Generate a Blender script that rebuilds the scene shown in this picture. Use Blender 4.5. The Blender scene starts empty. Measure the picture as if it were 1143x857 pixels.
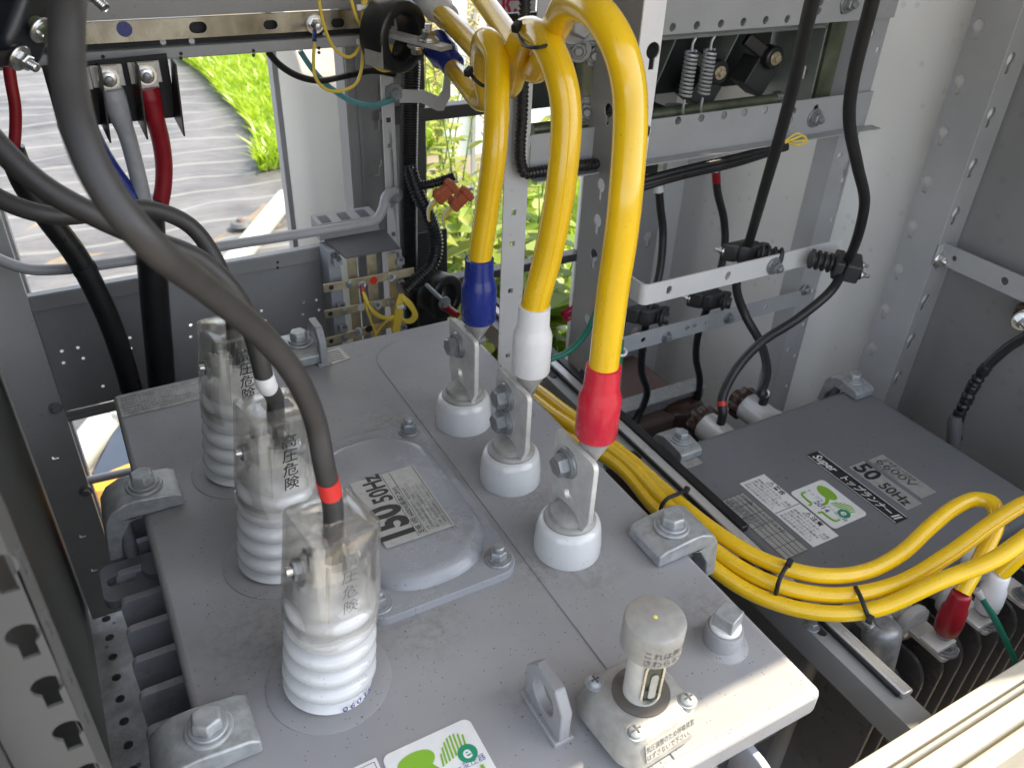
import bpy, bmesh, math, random
from mathutils import Vector as V, Matrix, geometry
random.seed(7)
S = bpy.context.scene
COL = S.collection
PI = math.pi

# ------------------------------------------------------------------ camera
CR = ((0.8756194557537011, -0.23949261755826035, 0.4194446981911739),
      (-0.4815396247996103, -0.5003716865390365, 0.7195469165092229),
      (0.037552076553006075, -0.8320285220142233, -0.5534603690431539))
CP = V((0, 0, .65))
FPX, CX, CY = 910., 571.5, 428.5
def ray(px, py):
    q = (px - CX, py - CY, FPX)
    return V([sum(r[i] * q[i] for i in range(3)) for r in CR])
def at(px, py, x=None, y=None, z=None, d=None):
    """point seen at photo pixel (px,py) on a plane x=, y=, z= or at optical depth d"""
    r = ray(px, py)
    if d is not None: t = d / FPX
    elif x is not None: t = (x - CP.x) / r.x
    elif y is not None: t = (y - CP.y) / r.y
    else: t = (z - CP.z) / r.z
    return CP + r * t
cam = bpy.data.cameras.new('camera'); co = bpy.data.objects.new('camera', cam); COL.objects.link(co)
M = Matrix(((CR[0][0], -CR[0][1], -CR[0][2], CP.x), (CR[1][0], -CR[1][1], -CR[1][2], CP.y), (CR[2][0], -CR[2][1], -CR[2][2], CP.z), (0, 0, 0, 1)))
co.matrix_world = M
cam.sensor_fit = 'HORIZONTAL'; cam.sensor_width = 36; cam.lens = FPX / 1143 * 36
cam.clip_start = .02; cam.clip_end = 400
cam.dof.use_dof = True; cam.dof.focus_distance = .92; cam.dof.aperture_fstop = 9.5
S.camera = co

# ------------------------------------------------------------------ materials
MT = {}
def nt_new(name):
    m = bpy.data.materials.new(name); m.use_nodes = True
    nt = m.node_tree
    return m, nt, nt.nodes['Principled BSDF']
def N(nt, kind, **kw):
    n = nt.nodes.new(kind)
    for k, v in kw.items():
        if k.startswith('i_'):
            n.inputs[k[2:].replace('_', ' ')].default_value = v
        else: setattr(n, k, v)
    return n
def mixc(nt, fac, a, b, blend='MIX'):
    n = nt.nodes.new('ShaderNodeMix'); n.data_type = 'RGBA'; n.blend_type = blend
    for sock, v in ((n.inputs[0], fac), (n.inputs[6], a), (n.inputs[7], b)):
        if hasattr(v, 'links'): nt.links.new(v, sock)
        elif isinstance(v, (int, float)): sock.default_value = v
        else: sock.default_value = (*v[:3], 1)
    return n.outputs[2]
def ramp(nt, src, lo, hi, a=0., b=1.):
    n = N(nt, 'ShaderNodeMapRange'); n.clamp = True
    nt.links.new(src, n.inputs[0])
    for i, v in zip((1, 2, 3, 4), (lo, hi, a, b)): n.inputs[i].default_value = v
    return n.outputs[0]
def noise(nt, scale, detail=4, rough=.55, dist=0., stretch=None):
    tc = N(nt, 'ShaderNodeTexCoord')
    n = N(nt, 'ShaderNodeTexNoise'); n.inputs['Scale'].default_value = scale; n.inputs['Detail'].default_value = detail
    n.inputs['Roughness'].default_value = rough; n.inputs['Distortion'].default_value = dist
    if stretch:
        mp = N(nt, 'ShaderNodeMapping'); mp.inputs['Scale'].default_value = stretch
        nt.links.new(tc.outputs['Object'], mp.inputs[0]); nt.links.new(mp.outputs[0], n.inputs['Vector'])
    else: nt.links.new(tc.outputs['Object'], n.inputs['Vector'])
    return n.outputs['Fac']
def specks(nt, scale, size, lo=.72):
    """round dark specks: voronoi cells whose random value passes a threshold"""
    tc = N(nt, 'ShaderNodeTexCoord'); v = N(nt, 'ShaderNodeTexVoronoi'); v.inputs['Scale'].default_value = scale
    nt.links.new(tc.outputs['Object'], v.inputs['Vector'])
    d = ramp(nt, v.outputs['Distance'], size, size * .6)
    sep = N(nt, 'ShaderNodeSeparateColor'); nt.links.new(v.outputs['Color'], sep.inputs[0])
    r = ramp(nt, sep.outputs[0], lo, lo + .02)
    m = N(nt, 'ShaderNodeMath', operation='MULTIPLY'); nt.links.new(d, m.inputs[0]); nt.links.new(r, m.inputs[1])
    return m.outputs[0]
def mat(key, col, rough=.5, metal=0., var=.12, vs=14., bump=0., bs=60., dust=0., dustcol=(.34, .31, .26), speck=0., ss=260., coat=0., stretch=None, spec=.5, stains=()):
    m, nt, p = nt_new(key)
    L = nt.links
    n1 = noise(nt, vs, 5, .6, stretch=stretch)
    f = ramp(nt, n1, .3, .7)
    c = mixc(nt, f, [x * (1 - var) for x in col], [min(1, x * (1 + var)) for x in col])
    r_in = ramp(nt, n1, .25, .75, max(.03, rough - .08), min(1, rough + .1))
    if dust:
        geo = N(nt, 'ShaderNodeNewGeometry'); sx = N(nt, 'ShaderNodeSeparateXYZ'); L.new(geo.outputs['Normal'], sx.inputs[0])
        up = ramp(nt, sx.outputs[2], .55, .95)
        dn = ramp(nt, noise(nt, 9., 6, .65), .35, .72)
        fine = ramp(nt, noise(nt, 420., 2, .5), .38, .62)
        a = N(nt, 'ShaderNodeMath', operation='MULTIPLY'); L.new(up, a.inputs[0]); L.new(dn, a.inputs[1])
        b = N(nt, 'ShaderNodeMath', operation='MULTIPLY'); L.new(a.outputs[0], b.inputs[0]); L.new(ramp(nt, fine, 0, 1, .45, 1.), b.inputs[1])
        d = N(nt, 'ShaderNodeMath', operation='MULTIPLY'); L.new(b.outputs[0], d.inputs[0]); d.inputs[1].default_value = dust
        c = mixc(nt, d.outputs[0], c, dustcol)
        ra = N(nt, 'ShaderNodeMath', operation='MULTIPLY_ADD'); L.new(d.outputs[0], ra.inputs[0]); ra.inputs[1].default_value = .45; L.new(r_in, ra.inputs[2]); ra.use_clamp = True
        r_in = ra.outputs[0]
    for sx_, sy_, sr in stains:
        tc_ = N(nt, 'ShaderNodeTexCoord'); vd = N(nt, 'ShaderNodeVectorMath', operation='DISTANCE'); L.new(tc_.outputs['Object'], vd.inputs[0]); vd.inputs[1].default_value = (sx_, sy_, 0)
        sm = N(nt, 'ShaderNodeMath', operation='MULTIPLY'); L.new(ramp(nt, vd.outputs['Value'], sr, sr * .1), sm.inputs[0]); L.new(ramp(nt, noise(nt, 90., 6, .7), .44, .72, 0, .6), sm.inputs[1])
        c = mixc(nt, sm.outputs[0], c, (.10, .075, .05))
    if speck:
        s = specks(nt, ss * .8, .21, .8)
        s2 = specks(nt, ss * .26, .10, .78)
        mx = N(nt, 'ShaderNodeMath', operation='MAXIMUM'); L.new(s, mx.inputs[0]); L.new(s2, mx.inputs[1])
        k = N(nt, 'ShaderNodeMath', operation='MULTIPLY'); L.new(mx.outputs[0], k.inputs[0]); k.inputs[1].default_value = speck
        c = mixc(nt, k.outputs[0], c, (.05, .042, .035))
    L.new(c, p.inputs['Base Color']); L.new(r_in, p.inputs['Roughness'])
    p.inputs['Metallic'].default_value = metal
    p.inputs['Specular IOR Level'].default_value = spec
    if coat: p.inputs['Coat Weight'].default_value = coat; p.inputs['Coat Roughness'].default_value = .12
    if bump:
        b = N(nt, 'ShaderNodeBump'); b.inputs['Strength'].default_value = bump; b.inputs['Distance'].default_value = .002
        L.new(noise(nt, bs, 5, .6), b.inputs['Height']); L.new(b.outputs[0], p.inputs['Normal'])
    MT[key] = m
    return m
mat('lid_grey', (.275, .278, .290), .36, dust=.6, dustcol=(.30, .28, .25), speck=.8, ss=330., vs=7., var=.1, bump=.05, bs=300, stains=((.205, .505, .06), (.258, .385, .035), (.39, .49, .05), (.395, .625, .05), (.06, .56, .08), (.345, .52, .045), (.47, .39, .05), (.30, .83, .06)))
mat('hatch_grey', (.27, .28, .30), .22, dust=.14, dustcol=(.3, .28, .25), speck=.6, ss=300., vs=8., var=.08, bump=.03, bs=200, stains=((.27, .60, .06), (.29, .57, .04)))
mat('tank_grey', (.16, .168, .186), .42, var=.14, dust=.25, speck=.3)
mat('fin_grey', (.38, .39, .42), .28, var=.12, vs=20)
mat('small_lid', (.150, .156, .166), .42, dust=.25, dustcol=(.22, .21, .19), speck=.5, ss=120., vs=5., var=.1)
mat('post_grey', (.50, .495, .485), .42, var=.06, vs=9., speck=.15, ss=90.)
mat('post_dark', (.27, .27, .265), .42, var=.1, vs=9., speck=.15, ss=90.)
mat('beam_grey', (.35, .354, .36), .4, var=.08, vs=9., speck=.1, ss=90.)
mat('panel_grey', (.29, .29, .287), .4, var=.12, vs=6., speck=.15, ss=90.)
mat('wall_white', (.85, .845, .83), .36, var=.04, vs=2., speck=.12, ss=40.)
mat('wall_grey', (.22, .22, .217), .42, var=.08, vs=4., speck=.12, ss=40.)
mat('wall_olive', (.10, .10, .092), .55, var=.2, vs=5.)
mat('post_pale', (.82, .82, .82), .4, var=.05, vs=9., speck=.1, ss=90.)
mat('bracket_white', (.66, .65, .63), .4, var=.05)
mat('porcelain', (.56, .565, .565), .12, var=.05, vs=10., dust=.35, dustcol=(.55, .52, .47), speck=.35, ss=300., coat=.5)
mat('tinned', (.60, .59, .56), .45, metal=.25, var=.14, vs=60., bump=.06, bs=400, dust=.4, dustcol=(.35, .32, .27))
mat('gasket', (.10, .088, .075), .6, var=.15)
mat('fin_dark', (.12, .124, .135), .3, var=.12, vs=20.)
mat('rail_grey', (.24, .245, .245), .4, var=.1, vs=12.)
mat('cast_tin', (.32, .315, .295), .5, metal=.25, var=.16, vs=80., bump=.12, bs=500, dust=.4)
mat('zinc', (.36, .375, .38), .42, metal=.4, var=.22, vs=90., bump=.1, bs=250)
mat('zinc_bolt', (.27, .28, .29), .34, metal=.45, var=.2, vs=150., bump=.08, bs=500)
mat('steel_bright', (.7, .7, .69), .28, metal=1., var=.12, vs=60.)
mat('silver_bar', (.33, .33, .30), .26, metal=.92, var=.5, vs=8., stretch=(1.6, 1, 1))
mat('brass_bar', (.5, .44, .30), .42, metal=.7, var=.25, vs=40.)
mat('yellow_pvc', (.76, .475, .006), .2, var=.07, vs=26., speck=.3, ss=330., coat=.4, dust=.3, dustcol=(.42, .31, .08))
mat('yellow_wire', (.78, .58, .07), .4, var=.1)
mat('black_rubber', (.036, .035, .035), .48, var=.2, vs=40., bump=.05, bs=300, dust=.3, dustcol=(.075, .07, .065))
mat('black_gloss', (.014, .014, .015), .32, var=.2, vs=50.)
mat('black_flat', (.009, .009, .01), .6, var=.2)
mat('red_vinyl', (.56, .018, .04), .26, var=.1, vs=40., coat=.2)
mat('dark_red', (.26, .008, .016), .35, var=.14, vs=50.)
mat('red_tape', (.62, .03, .025), .32, var=.08)
mat('white_vinyl', (.74, .74, .735), .35, var=.05, vs=40., dust=.25, dustcol=(.5, .48, .44))
mat('grey_vinyl', (.36, .37, .39), .45, var=.12, vs=60.)
mat('blue_vinyl', (.012, .028, .21), .26, var=.12, vs=40., coat=.2)
mat('green_wire', (.012, .16, .105), .4, var=.1)
mat('teal_wire', (.10, .30, .31), .4, var=.15, vs=60)
mat('brown_ceramic', (.05, .026, .02), .18, var=.2, vs=40.)
mat('brown_tank', (.13, .085, .075), .5, var=.15)
mat('olive_zinc', (.15, .165, .11), .36, metal=.6, var=.3, vs=25.)
mat('switch_dark', (.022, .026, .024), .5, var=.2)
mat('switch_grey', (.20, .22, .205), .42, metal=.3, var=.15, vs=20)
mat('plastic_grey', (.30, .31, .325), .5, var=.06)
mat('plastic_dark', (.10, .105, .11), .5, var=.1)
mat('shoulder_grey', (.24, .25, .27), .2, var=.1, vs=12.)
mat('orange_clip', (.50, .115, .045), .4, var=.1)
mat('label_white', (.72, .72, .70), .42, var=.05, vs=90.)
mat('label_silver', (.40, .395, .375), .42, metal=.3, var=.12, vs=120., speck=.3, ss=400.)
mat('label_dirty', (.36, .35, .33), .5, var=.35, vs=55., speck=.7, ss=300.)
mat('ink', (.015, .015, .016), .5, var=.05)
mat('ink_grey', (.08, .08, .08), .6, var=.1)
mat('ink_white', (.72, .72, .71), .45, var=.04)
mat('ink_blue', (.03, .05, .24), .4, var=.05)
mat('ink_red', (.62, .02, .09), .4, var=.05)
mat('leaf_green_ink', (.21, .42, .03), .4, var=.05)
mat('teal_ink', (.015, .25, .13), .4, var=.05)
mat('yellow_dot', (.75, .65, .15), .5, var=.05)
mat('galv_floor', (.30, .30, .29), .5, metal=.45, var=.4, vs=22., bump=.1, dust=.8, dustcol=(.17, .155, .135), speck=.8, ss=60.)
mat('floor_dirt', (.16, .15, .135), .8, var=.35, vs=16., bump=.3, bs=40, speck=.9, ss=70.)
mat('sill_cream', (.40, .375, .31), .42, var=.06, vs=12.)
mat('post_front', (.085, .086, .086), .6, var=.08, vs=9., spec=.25)
mat('spring_zinc', (.42, .43, .44), .3, metal=.3, var=.1)
mat('strip_steel', (.55, .54, .52), .28, metal=.4, var=.15, vs=20., stretch=(1, .2, 1))
mat('black_cable', (.017, .017, .018), .42, var=.2, vs=40.)
mat('navy_black', (.012, .014, .02), .35, var=.2, vs=30.)
mat('white_pipe', (.34, .35, .34), .4, var=.05)
mat('door_white', (.84, .85, .85), .5, var=.04, vs=3.)
mat('frame_dark', (.07, .072, .075), .4, var=.1)
mat('orange_sheet', (.75, .33, .02), .5, var=.06, vs=3)
mat('navy_sheet', (.03, .045, .075), .5, var=.2, vs=6)
mat('mirror_glass', (.02, .03, .02), .05, var=.1)
mat('paint_seam', (.42, .43, .45), .3, var=.1)
mat('stem_green', (.16, .24, .05), .6, var=.2)
mat('seed_tan', (.42, .34, .14), .7, var=.3)
mat('straw', (.5, .47, .36), .8, var=.3)
def clear_mat():
    m, nt, p = nt_new('clear_plastic'); L = nt.links
    out = nt.nodes['Material Output']
    p.inputs['Base Color'].default_value = (.985, .98, .965, 1); p.inputs['Transmission Weight'].default_value = 1; p.inputs['IOR'].default_value = 1.42
    L.new(ramp(nt, noise(nt, 40., 4, .6), .35, .75, .0, .03), p.inputs['Roughness'])
    df = N(nt, 'ShaderNodeBsdfDiffuse'); df.inputs[0].default_value = (.66, .63, .55, 1)
    geo = N(nt, 'ShaderNodeNewGeometry'); sx = N(nt, 'ShaderNodeSeparateXYZ'); L.new(geo.outputs['Normal'], sx.inputs[0])
    up = ramp(nt, sx.outputs[2], .5, .95, .12, 3.0)
    dn = ramp(nt, noise(nt, 60., 5, .6), .3, .75, .012, .05)
    ml = N(nt, 'ShaderNodeMath', operation='MULTIPLY'); L.new(dn, ml.inputs[0]); L.new(up, ml.inputs[1])
    df.inputs[0].default_value = (.80, .77, .68, 1)
    m1 = N(nt, 'ShaderNodeMixShader'); L.new(ml.outputs[0], m1.inputs[0]); L.new(p.outputs[0], m1.inputs[1]); L.new(df.outputs[0], m1.inputs[2])
    tr = N(nt, 'ShaderNodeBsdfTransparent'); tr.inputs[0].default_value = (1, .99, .97, 1)
    m2 = N(nt, 'ShaderNodeMixShader'); m2.inputs[0].default_value = .5; L.new(m1.outputs[0], m2.inputs[1]); L.new(tr.outputs[0], m2.inputs[2])
    L.new(m2.outputs[0], out.inputs[0]); MT['clear_plastic'] = m
clear_mat()
def leaf_mat(key, c1, c2):
    m = bpy.data.materials.new(key); m.use_nodes = True; nt = m.node_tree; nt.nodes.clear()
    out = N(nt, 'ShaderNodeOutputMaterial'); df = N(nt, 'ShaderNodeBsdfDiffuse'); tl = N(nt, 'ShaderNodeBsdfTranslucent'); gl = N(nt, 'ShaderNodeBsdfGlossy')
    c = mixc(nt, ramp(nt, noise(nt, 5., 4, .6), .35, .65), c1, c2)
    nt.links.new(c, df.inputs[0]); nt.links.new(c, tl.inputs[0]); gl.inputs['Roughness'].default_value = .35
    a = N(nt, 'ShaderNodeMixShader'); a.inputs[0].default_value = .45; nt.links.new(df.outputs[0], a.inputs[1]); nt.links.new(tl.outputs[0], a.inputs[2])
    b = N(nt, 'ShaderNodeMixShader'); b.inputs[0].default_value = .06; nt.links.new(a.outputs[0], b.inputs[1]); nt.links.new(gl.outputs[0], b.inputs[2])
    nt.links.new(b.outputs[0], out.inputs[0]); MT[key] = m
leaf_mat('leaf_a', (.13, .24, .025), (.30, .38, .06))
leaf_mat('leaf_b', (.2, .28, .03), (.36, .38, .08))
leaf_mat('grass_blade', (.26, .42, .015), (.42, .55, .04))
def weed_mat():
    m, nt, p = nt_new('weed_sheet'); L = nt.links
    tc = N(nt, 'ShaderNodeTexCoord'); sp = N(nt, 'ShaderNodeSeparateXYZ'); L.new(tc.outputs['Object'], sp.inputs[0])
    nz = noise(nt, .9, 3, .5)
    a = N(nt, 'ShaderNodeMath', operation='MULTIPLY_ADD'); L.new(nz, a.inputs[0]); a.inputs[1].default_value = .34; L.new(sp.outputs[1], a.inputs[2])
    b = N(nt, 'ShaderNodeMath', operation='MULTIPLY'); L.new(a.outputs[0], b.inputs[0]); b.inputs[1].default_value = 1 / .21
    fr = N(nt, 'ShaderNodeMath', operation='FRACT'); L.new(b.outputs[0], fr.inputs[0])
    ln = ramp(nt, fr.outputs[0], .15, .04)
    c = mixc(nt, ramp(nt, noise(nt, 2.5, 6, .65), .3, .75), (.045, .044, .048), (.145, .143, .147))
    c = mixc(nt, ramp(nt, noise(nt, 3., 6, .7, stretch=(.5, 1.6, 1)), .62, .74), c, (.15, .14, .125))
    k = N(nt, 'ShaderNodeMath', operation='MULTIPLY'); L.new(ln, k.inputs[0]); k.inputs[1].default_value = .75
    c = mixc(nt, k.outputs[0], c, (.20, .205, .195))
    L.new(c, p.inputs['Base Color']); p.inputs['Roughness'].default_value = .5
    bm_ = N(nt, 'ShaderNodeBump'); bm_.inputs['Strength'].default_value = .5; bm_.inputs['Distance'].default_value = .05
    L.new(noise(nt, 4., 4, .55, stretch=(.45, 2.2, 1)), bm_.inputs['Height']); L.new(bm_.outputs[0], p.inputs['Normal'])
    MT['weed_sheet'] = m
weed_mat()
mat('soil', (.17, .14, .10), .9, var=.3, vs=4., bump=.4, bs=20)

# ------------------------------------------------------------------ mesh builder
def frame(n, up=V((0, 0, 1))):
    n = V(n).normalized()
    if abs(n.dot(up)) > .98: up = V((0, 1, 0)) if abs(n.y) < .9 else V((1, 0, 0))
    u = up.cross(n).normalized(); v = n.cross(u)
    return u, v, n
def catmull(pts, n=8):
    P = [V(p) for p in pts]
    if len(P) < 3: return P
    out = []
    ext = [P[0] * 2 - P[1]] + P + [P[-1] * 2 - P[-2]]
    for i in range(1, len(ext) - 2):
        p0, p1, p2, p3 = ext[i - 1:i + 3]
        def tj(ti, a, b): return ti + max(1e-5, (b - a).length) ** .5
        t0 = 0; t1 = tj(t0, p0, p1); t2 = tj(t1, p1, p2); t3 = tj(t2, p2, p3)
        for k in range(n):
            t = t1 + (t2 - t1) * k / n
            A1 = p0 * ((t1 - t) / (t1 - t0)) + p1 * ((t - t0) / (t1 - t0))
            A2 = p1 * ((t2 - t) / (t2 - t1)) + p2 * ((t - t1) / (t2 - t1))
            A3 = p2 * ((t3 - t) / (t3 - t2)) + p3 * ((t - t2) / (t3 - t2))
            B1 = A1 * ((t2 - t) / (t2 - t0)) + A2 * ((t - t0) / (t2 - t0))
            B2 = A2 * ((t3 - t) / (t3 - t1)) + A3 * ((t - t1) / (t3 - t1))
            out.append(B1 * ((t2 - t) / (t2 - t1)) + B2 * ((t - t1) / (t2 - t1)))
    out.append(P[-1])
    return out
class B:
    def __init__(s): s.bm = bmesh.new(); s.mats = []
    def mi(s, k):
        if k not in s.mats: s.mats.append(k)
        return s.mats.index(k)
    def face(s, vs, mi):
        try:
            f = s.bm.faces.new(vs); f.material_index = mi; f.smooth = True; return f
        except ValueError: return None
    def box(s, lo, hi, m, rot=None, piv=None):
        mi = s.mi(m)
        lo, hi = V(lo), V(hi)
        vs = []
        for i in range(8):
            p = V((hi.x if i & 1 else lo.x, hi.y if i & 2 else lo.y, hi.z if i & 4 else lo.z))
            if rot is not None:
                c = V(piv) if piv is not None else (lo + hi) / 2
                p = c + rot @ (p - c)
            vs.append(s.bm.verts.new(p))
        for q in ((0, 2, 3, 1), (4, 5, 7, 6), (0, 1, 5, 4), (2, 6, 7, 3), (0, 4, 6, 2), (1, 3, 7, 5)):
            s.face([vs[i] for i in q], mi)
        return s
    def obox(s, c, u, v, w, m):
        """box centred at c with half-extent vectors u,v,w"""
        mi = s.mi(m); c, u, v, w = V(c), V(u), V(v), V(w)
        if u.cross(v).dot(w) < 0: w = -w
        vs = [s.bm.verts.new(c + (u if i & 1 else -u) + (v if i & 2 else -v) + (w if i & 4 else -w)) for i in range(8)]
        for q in ((0, 2, 3, 1), (4, 5, 7, 6), (0, 1, 5, 4), (2, 6, 7, 3), (0, 4, 6, 2), (1, 3, 7, 5)):
            s.face([vs[i] for i in q], mi)
        return s
    def bar(s, a, b, w, h, m, up=(0, 0, 1)):
        """rectangular bar from a to b; w across, h along up"""
        a, b = V(a), V(b); n = (b - a).normalized(); up = V(up); side = n.cross(up).normalized(); up2 = side.cross(n)
        return s.obox((a + b) / 2, (b - a) / 2, side * w / 2, up2 * h / 2, m)
    def rings(s, rings, m, cap=(True, True), closed=True):
        mi = s.mi(m); R = [[s.bm.verts.new(p) for p in r] for r in rings]
        n = len(R[0])
        for a, b in zip(R, R[1:]):
            for i in range(n if closed else n - 1):
                j = (i + 1) % n
                s.face([a[i], a[j], b[j], b[i]], mi)
        if cap[0]: s.face(R[0][::-1], mi)
        if cap[1]: s.face(R[-1], mi)
        return s
    def tube(s, pts, r, m, seg=14, smooth=8, cap=True, raw=False):
        P = pts if raw else catmull(pts, smooth) if smooth else [V(p) for p in pts]
        n = len(P); rr = r if isinstance(r, (list, tuple)) else None
        T = []
        for i in range(n):
            t = (P[min(i + 1, n - 1)] - P[max(i - 1, 0)])
            T.append(t.normalized() if t.length > 1e-9 else V((0, 0, 1)))
        u = T[0].orthogonal().normalized(); rs = []
        for i in range(n):
            u = (u - T[i] * u.dot(T[i])); u = u.normalized() if u.length > 1e-6 else T[i].orthogonal().normalized()
            w = T[i].cross(u)
            if rr:
                f = i / max(1, n - 1) * (len(rr) - 1); k = min(int(f), len(rr) - 2); rad = rr[k] + (rr[k + 1] - rr[k]) * (f - k)
            else: rad = r(i / max(1, n - 1)) if callable(r) else r
            rs.append([P[i] + (u * math.cos(a) + w * math.sin(a)) * rad for a in [2 * PI * k / seg for k in range(seg)]])
        return s.rings(rs, m, (cap, cap))
    def lathe(s, c, axis, prof, m, seg=36, cap=(True, True)):
        """prof: list of (radius, distance along axis)"""
        u, v, n = frame(axis); c = V(c)
        rs = [[c + n * z + (u * math.cos(a) + v * math.sin(a)) * max(r, 1e-4) for a in [2 * PI * k / seg for k in range(seg)]] for r, z in prof]
        return s.rings(rs, m, cap)
    def cyl(s, a, b, r, m, seg=20, r2=None):
        a, b = V(a), V(b)
        return s.lathe(a, b - a, [(r, 0), (r if r2 is None else r2, (b - a).length)], m, seg)
    def prism(s, o, u, v, pts, w, m, holes=()):
        """flat outline (with holes) in plane o+u*x+v*y, extruded by vector w"""
        mi = s.mi(m); o, u, v, w = V(o), V(u), V(v), V(w)
        loops = [list(pts)] + [list(h) for h in holes]
        flip = u.cross(v).dot(w) < 0
        tris = geometry.tessellate_polygon([[V((x, y, 0)) for x, y in l] for l in loops])
        flat = [p for l in loops for p in l]
        lo = [s.bm.verts.new(o + u * x + v * y) for x, y in flat]; hi = [s.bm.verts.new(o + u * x + v * y + w) for x, y in flat]
        for t in tris:
            a, b, c = t
            ar = (flat[b][0] - flat[a][0]) * (flat[c][1] - flat[a][1]) - (flat[c][0] - flat[a][0]) * (flat[b][1] - flat[a][1])
            if ar < 0: t = (a, c, b)
            if flip: t = (t[0], t[2], t[1])
            s.face([hi[i] for i in t], mi); s.face([lo[i] for i in reversed(t)], mi)
        k = 0
        for li, l in enumerate(loops):
            n = len(l)
            ar = sum(l[i][0] * l[(i + 1) % n][1] - l[(i + 1) % n][0] * l[i][1] for i in range(n))
            for i in range(n):
                a, b = k + i, k + (i + 1) % n
                q = [lo[a], lo[b], hi[b], hi[a]]
                if ((ar > 0) ^ (li > 0)) == flip: q = q[::-1]
                s.face(q, mi)
            k += n
        return s
    def bolt(s, p, axis, r=.008, h=.0065, m='zinc_bolt', washer=1.55, spin=None, dome=True):
        u, v, n = frame(axis); p = V(p); a0 = random.random() if spin is None else spin
        z = 0
        if washer:
            s.lathe(p, n, [(r * washer, 0), (r * washer, r * .16), (r * washer * .94, r * .26), (r * .6, r * .26)], m, 24); z = r * .26
            s.lathe(p + n * z, n, [(r * 1.22, 0), (r * 1.22, r * .22), (r * .5, r * .22)], m, 24); z += r * .22
        def hexa(rad, zz): return [p + n * zz + (u * math.cos(a0 + k * PI / 3) + v * math.sin(a0 + k * PI / 3)) * rad for k in range(6)]
        def circ(rad, zz): return hexa(rad, zz)
        s.rings([hexa(r, z), hexa(r, z + h * .82), hexa(r * .86, z + h)], m)
        return s
    def nut_stud(s, p, axis, r=.005, L=.018, m='zinc_bolt'):
        u, v, n = frame(axis); p = V(p)
        s.bolt(p, axis, r * 1.75, r * 1.5, m)
        z = r * 2.2; prof = [(r, z * .4)]; k = 0
        while z < L:
            prof += [(r, z), (r * .86, z + r * .22)]; z += r * .44
        prof += [(r * .7, L), ]
        s.lathe(p, n, prof, m, 12)
        return s
    def text(s, body, o, u, v, size, m, off=0., align='LEFT', bold=0., shear=0., wscale=1.):
        me = text_mesh(body, align, bold, shear)
        mi = s.mi(m); o, u, v = V(o), V(u).normalized(), V(v).normalized(); n = u.cross(v)
        vm = [s.bm.verts.new(o + u * (p[0] * size * wscale) + v * (p[1] * size) + n * off) for p in me[0]]
        for f in me[1]:
            s.face([vm[i] for i in f], mi)
        return s
    def build(s, name, parent=None, bevel=0., seg=2, sharp=38, loc=None, recalc=True, weld=0):
        me = bpy.data.meshes.new(name)
        if weld: bmesh.ops.remove_doubles(s.bm, verts=s.bm.verts[:], dist=weld)
        if recalc: bmesh.ops.recalc_face_normals(s.bm, faces=s.bm.faces[:])
        s.bm.to_mesh(me); s.bm.free()
        for k in s.mats: me.materials.append(MT[k])
        me.set_sharp_from_angle(angle=math.radians(sharp))
        o = bpy.data.objects.new(name, me); COL.objects.link(o)
        if loc is not None:
            me.transform(Matrix.Translation(-V(loc))); o.location = loc
        if parent is not None:
            o.parent = parent; o.matrix_parent_inverse = Matrix.Translation(-wloc(parent))
        if bevel:
            md = o.modifiers.new('bevel', 'BEVEL'); md.width = bevel; md.segments = seg; md.limit_method = 'ANGLE'; md.angle_limit = math.radians(40)
        return o
WL = {}
def wloc(o): return o.location.copy() if o.parent is None else V((0, 0, 0))
_tc = {}
def text_mesh(body, align, bold, shear):
    k = (body, align, bold, shear)
    if k in _tc: return _tc[k]
    cu = bpy.data.curves.new('glyphs', 'FONT'); cu.body = body; cu.size = 1; cu.align_x = align; cu.offset = bold; cu.shear = shear; cu.resolution_u = 3
    cu.fill_mode = 'FRONT'
    ob = bpy.data.objects.new('glyphs', cu); COL.objects.link(ob)
    dg = bpy.context.evaluated_depsgraph_get(); dg.update()
    me = bpy.data.meshes.new_from_object(ob.evaluated_get(dg))
    r = ([(v.co.x, v.co.y) for v in me.vertices], [tuple(p.vertices) for p in me.polygons])
    bpy.data.objects.remove(ob); bpy.data.curves.remove(cu); bpy.data.meshes.remove(me)
    _tc[k] = r
    return r
def tag(o, label, cat, group=None, kind=None):
    if label: o['label'] = label
    if cat: o['category'] = cat
    if group: o['group'] = group
    if kind: o['kind'] = kind
    return o
def thing(name, label, cat, loc, group=None):
    o = bpy.data.objects.new(name, None); COL.objects.link(o); o.location = V(loc); o.empty_display_size = .02
    return tag(o, label, cat, group)
def circle(cx, cy, r, n=14): return [(cx + r * math.cos(2 * PI * k / n), cy + r * math.sin(2 * PI * k / n)) for k in range(n)]
def rrect(x0, y0, x1, y1, r, n=5):
    out = []
    for cx, cy, a in ((x1 - r, y1 - r, 0), (x0 + r, y1 - r, 1), (x0 + r, y0 + r, 2), (x1 - r, y0 + r, 3)):
        out += [(cx + r * math.cos((a + k / n) * PI / 2), cy + r * math.sin((a + k / n) * PI / 2)) for k in range(n + 1)]
    return out
def slot(cx, cy, L, r, vert=False, n=8):
    pts = [(L / 2 + r * math.cos(a), r * math.sin(a)) for a in [-PI / 2 + PI * k / n for k in range(n + 1)]] + [(-L / 2 + r * math.cos(a), r * math.sin(a)) for a in [PI / 2 + PI * k / n for k in range(n + 1)]]
    return [(cx - y, cy + x) if vert else (cx + x, cy + y) for x, y in pts]
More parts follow.
